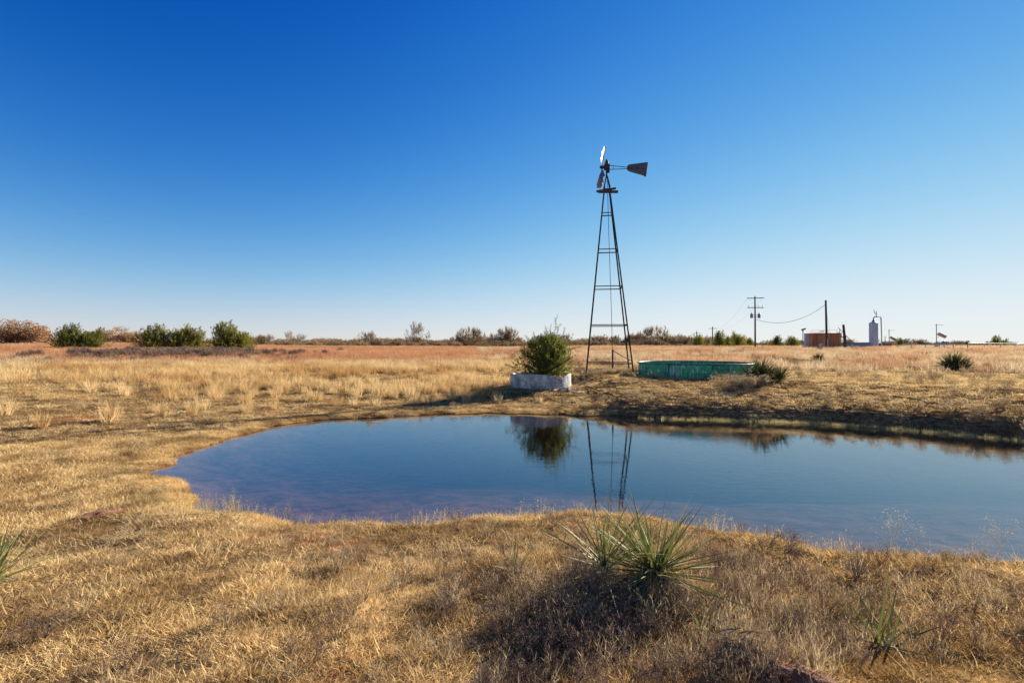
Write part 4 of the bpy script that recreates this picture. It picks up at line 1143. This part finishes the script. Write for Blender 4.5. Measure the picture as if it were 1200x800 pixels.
def oil_site():
    # yard light
    d = 80; x = X_at(941, d); g0 = gz(x, d); h = zrow(388, d) - g0
    t = thing('yard_light', 'slim grey pole with yard light at left edge of the rusty tank', 'light pole', (x, d, g0))
    mb = MB(); mb.tube([(0, 0, -.2), (0, 0, h)], [.08, .06], 8); mb.build('pole', grey_m, t)
    mb = MB(); mb.tube([(0, 0, h), (0.0, 0, h + .2)], [.12, .12], 8); mb.box((0.12, 0, h + .33), (0.62, .3, .22), [[.96, 0, -.26], [0, 1, 0], [.26, 0, .96]]); mb.build('lamp_head', steel, t)
    # wellhead
    d = 64; x = X_at(961.5, d); g0 = gz(x, d)
    t = thing('meter_riser', 'small white meter riser standing before the rusty tank', 'pipe riser', (x, d, g0))
    mb = MB(); mb.tube([(0, 0, -.2), (0, 0, .85)], .055, 8); mb.build('pipe', white_m, t)
    mb = MB(); mb.box((0, 0, .92), (.26, .2, .24)); mb.build('meter_box', white_m, t); mb = MB(); mb.box((0, 0, .5), (.24, .2, .16)); mb.build('valve_body', white_m, t)
    mb = MB(); mb.tube([(.05, 0, 1.1), (.32, 0, 1.06), (.42, 0, .98)], .05, 6); mb.tube([(.0, 0, 1.45), (.12, 0, 1.2)], .035, 6); mb.build('valve_arm', surf('faded_red', [(0.3, (.4, .2, .16)), (.7, (.6, .42, .36))], 5), t)
    # white marker
    for (px, row, dd, hh, lb) in ((893.5, 401, 70, .9, 'short white marker post right of the transformer pole'), (970, 398, 74, 1.7, 'white guy guard at the foot of the tall bare pole'),
                                  (998.5, 404, 72, .9, 'white bollard in front of the pale container')):
        x = X_at(px, dd); o = MB().tube([(0, 0, -.1), (0, 0, hh)], .055 if dd != 72 else .08, 8).build('marker_post', white_m); o.location = (x, dd, gz(x, dd)); tag(o, lb, 'post', 'white marker posts round the oil site')
    # pale container
    d = 84; x = X_at(1003, d); g0 = gz(x, d); k = d / F
    t = thing('steel_container', 'long pale grey steel container left of the white vessel', 'container', (x, d, g0), -R(36))
    mt = surf('pale_blue_grey_steel', [(0.3, (0.22, 0.25, 0.31)), (0.7, (0.36, 0.39, 0.45))], 2, 0.6, bump=.05)
    w = 26 * k; hh = zrow(401.5, d) - g0
    mb = MB(); mb.box((0, 0, hh / 2), (w, 2.2, hh)); bd = mb.build('body', mt, t)
    mb = MB(); mb.box((0, 0, hh + .03), (w + .1, 2.3, .06)); mb.build('lid', mt, t)
    for i in range(9): mb = MB(); mb.box((-w / 2 + w * (i + .5) / 9, -1.13, hh / 2), (.08, .06, hh * .96)); mb.build('rib', mt, t)
    # separator
    d = 82; x = X_at(1023.8, d); g0 = gz(x, d); k = d / F; h = zrow(378, d) - g0; r = 4.4 * k
    t = thing('separator_vessel', 'tall white cylindrical separator vessel with looping vent pipe', 'vessel', (x, d, g0))
    mb = MB(); mb.lathe([(r, -.1), (r, h * .5), (r + .02, h * .505), (r, h * .51), (r, h - .1), (r * .9, h), (r * .4, h + .16), (.001, h + .2)], 28); mb.build('shell', white_m, t, smooth=False)
    mb = MB(); a = h + .2; R_ = r + .65
    mb.lathe([(.1, a - .1), (.24, a + .05), (.24, a + .12), (.1, a + .3)], 10)
    P = [(0, 0, a), (0, 0, a + .5), (.12, 0, a + .75), (.35, 0, a + .82), (R_ - .25, 0, a + .82), (R_ - .05, 0, a + .74), (R_, 0, a + .5), (R_ + .12, 0, 0)]
    mb.tube(P, .085, 8); mb.tube([(.5, 0, a + .8), (.5, 0, a + 1.75)], [.07, .05], 6); mb.tube([(.5, 0, a + 1.25), (.2, 0, a + 1.45), (.1, 0, a + 2.0)], .045, 6); mb.build('vent_pipe', grey_m, t)
    # solar panel masts
    for (px, dd, top, lb) in ((1042, 90, 386, 'smaller solar panel mast just right of the white vessel'), (1097.5, 76, 379.5, 'taller solar panel mast standing alone on the right')):
        x = X_at(px, dd); g0 = gz(x, dd); h = zrow(top, dd) - g0; k = dd / F; s = 1.0 if px > 1090 else .8
        t = thing('solar_mast', lb, 'solar mast', (x, dd, g0), -R(38), group='solar powered masts at the oil site')
        mb = MB(); mb.tube([(0, 0, -.2), (0, 0, h)], .05, 8); mb.build('mast', grey_m, t)
        mb = MB(); zz = h - 1.2 * k; mb.tube([(-1.2 * k, 0, zz), (6.5 * k * s, 0, zz)], .028, 6)
        for q in (1, 2.5, 4, 5.5): mb.tube([(q * k * s, -.22, zz), (q * k * s, .22, zz)], .012, 4)
        mb.build('antenna', grey_m, t)
        c, s2 = math.cos(R(-32)), math.sin(R(-32)); zz = h - 13.2 * k * s
        mb = MB(); Rm = np.array([[c, 0, -s2], [0, 1, 0], [s2, 0, c]]); TW = np.array([[1, 0, 0], [0, math.cos(.3), math.sin(.3)], [0, -math.sin(.3), math.cos(.3)]]); mb.box((4.6 * k * s, 0, zz), (8.2 * k * s, 1.0, .08), Rm @ TW); pn = mb.build('solar_panel', surf('solar_cell_dark', [(0.3, (.02, .025, .045)), (.7, (.05, .05, .07))], 2, .25), t)
        mb = MB(); mb.box((4.6 * k * s, 0.02, zz - .06), (8.6 * k * s, 1.06, .06), Rm @ TW); mb.tube([(0, 0, zz - .45), (3.5 * k * s, 0, zz - .1)], .03, 5); mb.build('panel_frame', surf('pale_alu', [(0.3, (.45, .42, .34)), (.7, (.6, .56, .46))], 3, .5, .3), t)
        if px > 1090:
            mb = MB(); mb.box((0, -.1, 0.75), (.55, .3, .6)); mb.build('battery_box', grey_m, t)
    d = 74; x = X_at(1106.5, d); g0 = gz(x, d); t = thing('meter_box_post', 'square grey meter box on a post right of the tall solar mast', 'meter box', (x, d, g0))
    mb = MB(); mb.tube([(0, 0, -.1), (0, 0, .85)], .07, 8); mb.build('post', white_m, t); mb = MB(); mb.box((0, 0, 1.05), (.62, .3, .55)); mb.lathe([(.06, 1.3), (.2, 1.32), (.2, 1.36), (.01, 1.4)], 10); mb.build('box', grey_m, t)
    d = 95; x = X_at(1037.3, d); o = MB().tube([(0, 0, 0), (0, 0, zrow(394, d) - gz(x, d))], .06, 6).build('vent_stack', grey_m); o.location = (x, d, gz(x, d)); tag(o, 'thin grey vent stack between vessel and small solar mast', 'vent pipe')
    d = 92; x = X_at(1036, d); g0 = gz(x, d); t = thing('equipment_shed', 'low reddish equipment box behind the vessel', 'equipment box', (x, d, g0))
    mb = MB(); hh = zrow(402.5, d) - g0; mb.box((0, 0, hh / 2), (2.0, 1.2, hh)); mb.build('body', surf('faded_maroon', [(.3, (.16, .07, .06)), (.7, (.28, .14, .12))], 3), t); mb = MB(); mb.box((0, 0, hh + .03), (2.1, 1.3, .06)); mb.build('lid', grey_m, t)
    # pipe fence
    d = 72; A = np.array([X_at(1052, d), d]); B = np.array([X_at(1134, 70), 70]); C = np.array([X_at(1205, 82), 82])
    t = thing('pipe_fence', 'low white pipe fence crossing the right field', 'fence', (A[0], A[1], gz(*A)))
    g0 = gz(*A); top = zrow(404.0, d) - g0 + .0
    for (p, q, n) in ((A, B, 6), (B, C, 5)):
        zz = lambda s: top + (0.25 if p is B else 0)
        mb = MB(); mb.tube([(p[0] - A[0], p[1] - A[1], zz(0)), (q[0] - A[0], q[1] - A[1], zz(1))], .038, 8); mb.build('rail', white_m, t)
        for s in np.linspace(0, 1, n):
            c = p + (q - p) * s; z = gz(*c) - g0
            mb = MB(); mb.tube([(c[0] - A[0], c[1] - A[1], z - .2), (c[0] - A[0], c[1] - A[1], zz(s) + (.3 if (p is A and s == 1) else 0))], .06, 8); mb.build('post', white_m, t)


oil_site()


# ------------------------------------------------------------------ trees of the middle and far distance
def tree_copy(root, loc, rz_, sc, label=None, group=None):
    r = root.copy(); COL.objects.link(r); r.location = loc; r.rotation_euler = (0, 0, rz_); r.scale = (sc if isinstance(sc, tuple) else (sc,) * 3)
    if label: r['label'] = label
    if group: r['group'] = group
    for ch in list(root.children):
        c = ch.copy(); COL.objects.link(c); c.parent = r
    return r


def plantroot(name, cat, tr, cr, mt, mc):
    r = bpy.data.objects.new(name, None); link(r); r['category'] = cat
    tr.build('trunk', mt, r); cr.build('crown', mc, r); return r


g = np.random.default_rng(71)
ced = []
for i in range(3):
    tr, cr = cedar_meshes(g, (2.5, 1.9, 2.1)[i], (3.0, 3.4, 3.2)[i], 300, 40, 0.15, spr=1.25, trunk_r=0.12, low=-0.04, thick=0.085)
    ced.append(plantroot('cedar_tree', 'tree', tr, cr, M['bark'], M['cedar_far']))
oak = []
for i in range(2):
    P0, P1, R0, R1, tips = twig_tree(g, 5, 1.0, 0.09, 4, 0.95, up=0.25, kids=(2, 3), shrink=0.78, wob=0.45)
    tr = MB(); tr.segs(P0, P1, R0, R1, 4); cr = MB(); T = np.repeat(tips, 14, 0) + g.normal(size=(len(tips) * 14, 3)) * .16; cr.cards(T, .14, g=g, asp=.7)
    oak.append(plantroot('oak_tree', 'tree', tr, cr, M['bark'], M['oakleaf']))
bare = []
for i in range(4):
    P0, P1, R0, R1, tips = twig_tree(g, (2, 6, 4, 7)[i], (1.15, .75, .9, .6)[i], 0.06, 4, (0.5, 1.0, .7, 1.3)[i], up=0.35, kids=(2, 3), shrink=0.74, wob=0.4)
    P0 = np.array(P0); P1 = np.array(P1); R0 = np.maximum(np.array(R0), .014); R1 = np.maximum(np.array(R1), .012)
    thick = R0 > .03
    tr = MB(); tr.segs(P0[thick], P1[thick], R0[thick], R1[thick], 5); cr = MB(); cr.segs(P0[~thick], P1[~thick], R0[~thick], R1[~thick], 3)
    n = len(tips); b = np.repeat(tips, 3, 0); cr.blades(b, g.uniform(0, 6.28, 3 * n), .4, .03, g.uniform(0, .9, 3 * n), .2, 2, g=g)
    bare.append(plantroot('bare_shrub', 'shrub', tr, cr, M['thicket'], M['thicket']))
HT = {}
for r in ced + oak + bare: HT[r.name] = max((c.matrix_local @ v.co).z for c in r.children for v in c.data.vertices)
used = set()


def plant(protos, px, d, rows_h, label, i=None, wide=1.0, group=None, sink=0.0):
    """rows_h = height in photo pixels at that distance"""
    p = protos[rng.integers(len(protos)) if i is None else i]; x = X_at(px, d); hh = rows_h * d / F; s = hh / HT[p.name if p.name in HT else p.name]
    sc = (s * wide, s * wide, s); loc = (x, d, gz(x, d) - sink); a = rng.uniform(0, 6.28)
    if p.name in used: return tree_copy(p, loc, a, sc, label, group)
    used.add(p.name); p.location = loc; p.rotation_euler = (0, 0, a); p.scale = sc; p['label'] = label
    if group: p['group'] = group
    return p


# left group
plant(oak, 22, 98, 37, 'broad brown leafed oak at the far left edge', 0, 1.15, sink=.2)
plant(oak, -22, 95, 34, 'brown leafed oak partly cut off by the left edge', 1, 1.2, sink=.2)
plant(oak, 2, 99, 34, 'rounded brown oak between the edge oak and the broad one', 1, 1.1)
plant(oak, 44, 103, 32, 'lower brown oak just left of the first cedar', 1, 1.1)
plant(ced, 82, 70, 34, 'leftmost green cedar in the reddish field', 0, 1.0)
plant(ced, 106, 71, 29, 'green cedar touching the leftmost cedar on its right', 2, 1.0)
plant(oak, 132, 132, 27, 'brown oak between the two cedar groups', 0, 1.2)
plant(oak, 155, 128, 24, 'low brown oak left of the second cedar group', 1, 1.3)
plant(ced, 180, 74, 33, 'wide green cedar at the left of the second cedar group', 0, 1.15)
plant(ced, 208, 76, 33, 'green cedar in the middle of the second cedar group', 2, 1.1)
plant(ced, 230, 77, 29, 'lower green cedar at the right of the second cedar group', 1, 1.3)
plant(ced, 266, 72, 38, 'pointed green cedar standing right of the second cedar group', 1, 1.15)
plant(ced, 284, 73, 30, 'small green cedar touching the pointed one on its right', 2, 1.0)
# middle
for px, row, d, lb, i, w in ((340, 16, 190, 'bare forked tree left of centre on the horizon', 0, .8), (432, 17, 170, 'bare fan shaped tree on the left horizon', 2, 1), (482, 25, 150, 'tall bare tree standing out on the middle horizon', 0, .9),
                             (552, 21, 150, 'rounded bare tree left of the juniper bush', 1, .9), (600, 22, 150, 'wide bare tree just behind the juniper bush', 2, 1.1), (588, 17, 150, 'small bare tree beside the wide one behind the juniper', 1, 1),
                             (766, 21, 150, 'bare rounded tree right of the windmill', 1, .9), (742, 16, 155, 'bare tree between the windmill and the rounded bare tree', 3, .9), (790, 14, 150, 'low bare shrub right of the rounded bare tree', 3, 1)):
    plant(bare, px, d, row * 1.35, lb, i, w)
for px, row, d, lb, i, w in ((699, 16, 170, 'small dark cedar seen through the windmill tower, left one', 1, .8), (722, 17, 170, 'small dark cedar seen through the windmill tower, right one', 1, .9), (508, 9, 200, 'tiny dark cedar on the middle horizon', 0, 1),
                             (818, 17, 140, 'small rounded cedar in front of a distant pole', 0, .9), (830, 13, 140, 'narrow little cedar left of the nearest distant pole', 1, .6),
                             (843, 23, 110, 'tall ragged cedar left of the transformer pole', 1, .9), (855, 16, 112, 'low cedar between two ragged ones', 0, 1), (866, 22, 108, 'ragged cedar close to the transformer pole', 2, .95), (877, 14, 110, 'low dark cedar behind the transformer pole', 0, 1.0),
                             (910, 17, 105, 'dark cedar right of the transformer pole, left of a pair', 1, 1.1), (928, 16, 105, 'dark cedar left of the rusty tank, right of a pair', 0, 1.1), (979, 21, 100, 'tall dark cedar behind the rusty tank stair', 2, .9),
                             (1054, 14, 110, 'small cedar right of the small solar mast', 1, .8), (1168, 17, 120, 'pointed cedar at the right end of the fence', 1, .8), (1175, 13, 122, 'small cedar touching the pointed fence cedar', 2, .9), (1135, 10, 125, 'round shrub cedar behind the pipe fence', 0, 1.1)):
    plant(ced, px, d, row, lb, i, w)
# long line of bare brush: individual shrubs along the horizon
q = 0
for k in range(118):
    px = rng.uniform(292, 1215) if k < 96 else rng.uniform(-60, 300)
    d = rng.uniform(125, 210); hgt = rng.choice([8, 10, 12, 17]) * rng.uniform(.85, 1.15) if px < 870 else rng.uniform(7, 12)
    if px < 300: hgt = rng.uniform(11, 17); d = rng.uniform(140, 200)
    plant(bare, px, d, hgt, 'low brown leafless shrub in the brush line on the horizon', None, rng.uniform(1.1, 1.7), 'leafless shrubs of the horizon brush line')
for r in oak + bare + ced:
    if r.name not in used:
        for c in list(r.children): bpy.data.objects.remove(c)
        bpy.data.objects.remove(r)


def far_brush():
    pr = []
    for i in range(3):
        P0, P1, R0, R1, tips = twig_tree(rng, 9, .55, 0.03, 3, 1.4, up=0.2, kids=(2, 3), shrink=0.75, wob=0.5)
        mb = MB(); mb.segs(P0, P1, np.maximum(R0, .02), np.maximum(R1, .018), 3); T = np.repeat(tips, 5, 0) + rng.normal(size=(len(tips) * 5, 3)) * .12; mb.cards(T, .16, asp=.5)
        pr.append(mb.build('p', M['thicket'], hidden=True))
    n = 4200; px = rng.uniform(-120, 1330, n); d = rng.uniform(130, 330, n); x = X_at(px, d); z = ground(x, d)
    dense = np.where(px < 870, 1.0, .55); k = rng.random(n) < dense
    s = rng.uniform(.7, 1.35, n) * np.where(px < 870, 1.75, 1.05) * (1 + 1.0 * fbm(px / 22, px * 0, 7)) * d / 190
    scatter('horizon_brush', pr, np.stack([x, d, z - .1], -1)[k], rz(k.sum()), s[k], None, 'brown leafless brush massed along the horizon', 'brush')
    # purple-grey brush below the left cedars
    pr = []
    for i in range(3):
        P0, P1, R0, R1, tips = twig_tree(rng, 9, .32, 0.016, 3, 1.2, up=0.2, kids=(2, 3), shrink=0.75, wob=0.5)
        mb = MB(); mb.segs(P0, P1, np.maximum(R0, .011), np.maximum(R1, .009), 3); mb.blades(np.repeat(tips, 2, 0), rng.uniform(0, 6.28, 2 * len(tips)), .22, .016, .4, .2, 2); pr.append(mb.build('p', M['brush'], hidden=True))
    x1 = rng.normal(X_at(212, 50), 4.2, 260); y1 = rng.normal(50, 4.5, 260); x2 = rng.uniform(X_at(120, 56), X_at(380, 56), 70); y2 = rng.normal(56, 6, 70)
    x = np.concatenate([x1, x2]); y = np.concatenate([y1, y2]); z = ground(x, y)
    scatter('purple_brush', pr, np.stack([x, y, z], -1), rz(len(x)), rng.uniform(.45, 1.2, len(x)), None, 'purple grey twiggy brush in front of the left cedars', 'brush')
    # low weeds under the tower and beside the tanks
    pr = [weed_proto(M['weed'], 7, 0.13, 0.005, 3, 1.0, 0.03) for _ in range(2)]
    x = np.concatenate([rng.uniform(3.3, 6.1, 110), rng.uniform(2.8, 4, 16)]); y = np.concatenate([rng.uniform(22.2, 24.6, 110), rng.uniform(19.5, 22.5, 16)]); z = ground(x, y)
    k = clear_of_things(x, y); scatter('tower_weeds', pr, np.stack([x, y, z], -1)[k], rz(k.sum()), rng.uniform(.5, 1.1, k.sum()), None, 'dark dry weeds massed under the windmill tower', 'weeds')


far_brush()

# ------------------------------------------------------------------ light, sky, camera
EL, AZ = R(21.5), R(50.5)
sd_ = Vector((math.sin(AZ) * math.cos(EL), math.cos(AZ) * math.cos(EL), math.sin(EL)))
ld = bpy.data.lights.new('sun', 'SUN'); ld.energy = 5.0; ld.angle = R(0.5); ld.color = (1.0, 0.91, 0.76)
lo = bpy.data.objects.new('sun', ld); link(lo); lo.rotation_euler = sd_.to_track_quat('Z', 'Y').to_euler(); lo.location = (30, 30, 40)

w = bpy.data.worlds.new('World'); scene.world = w; w.use_nodes = True
nt = w.node_tree; nt.nodes.clear(); N, L = nt.nodes, nt.links
sky = N.new('ShaderNodeTexSky'); sky.sky_type = 'NISHITA'; sky.sun_disc = False; sky.sun_elevation = EL; sky.sun_rotation = AZ
sky.altitude = 300; sky.air_density = 1.0; sky.dust_density = 0.0; sky.ozone_density = 4.0
def vm(op, a, b):
    n = N.new('ShaderNodeVectorMath'); n.operation = op
    for k, v in ((0, a), (1, b)):
        if isinstance(v, tuple): n.inputs[k].default_value = v
        else: L.new(v, n.inputs[k])
    return n.outputs[0]


# film-like response for the clear winter sky: deep polarised blue overhead, pale but unclipped near the horizon
sx_ = vm('MAXIMUM', vm('SUBTRACT', sky.outputs[0], (0.5, 0.22, 0.2)), (0.0, 0.0, 0.0))
sq = vm('MULTIPLY', sx_, sx_)
c1 = vm('MULTIPLY', vm('DIVIDE', sq, vm('ADD', sq, (7.0, 11.8, 7.4))), (2.98, 3.2, 3.18))
bg = N.new('ShaderNodeBackground'); bg.inputs[1].default_value = 0.12
ow = N.new('ShaderNodeOutputWorld')
L.new(c1, bg.inputs[0]); L.new(bg.outputs[0], ow.inputs[0])

cam = bpy.data.cameras.new('camera'); co = bpy.data.objects.new('camera', cam); link(co); scene.camera = co
cam.sensor_width = 36; cam.lens = F / 1200 * 36; cam.clip_start = 0.05; cam.clip_end = 9000
co.location = (0, 0, H); co.rotation_euler = (R(90) + math.atan(6 / F), 0, 0)

vs = scene.view_settings; vs.view_transform = 'Standard'; vs.look = 'None'; vs.exposure = 1.35; vs.gamma = 1.0; vs.use_curve_mapping = False
scene.cycles.max_bounces = 6; scene.cycles.transparent_max_bounces = 8; scene.cycles.diffuse_bounces = 3
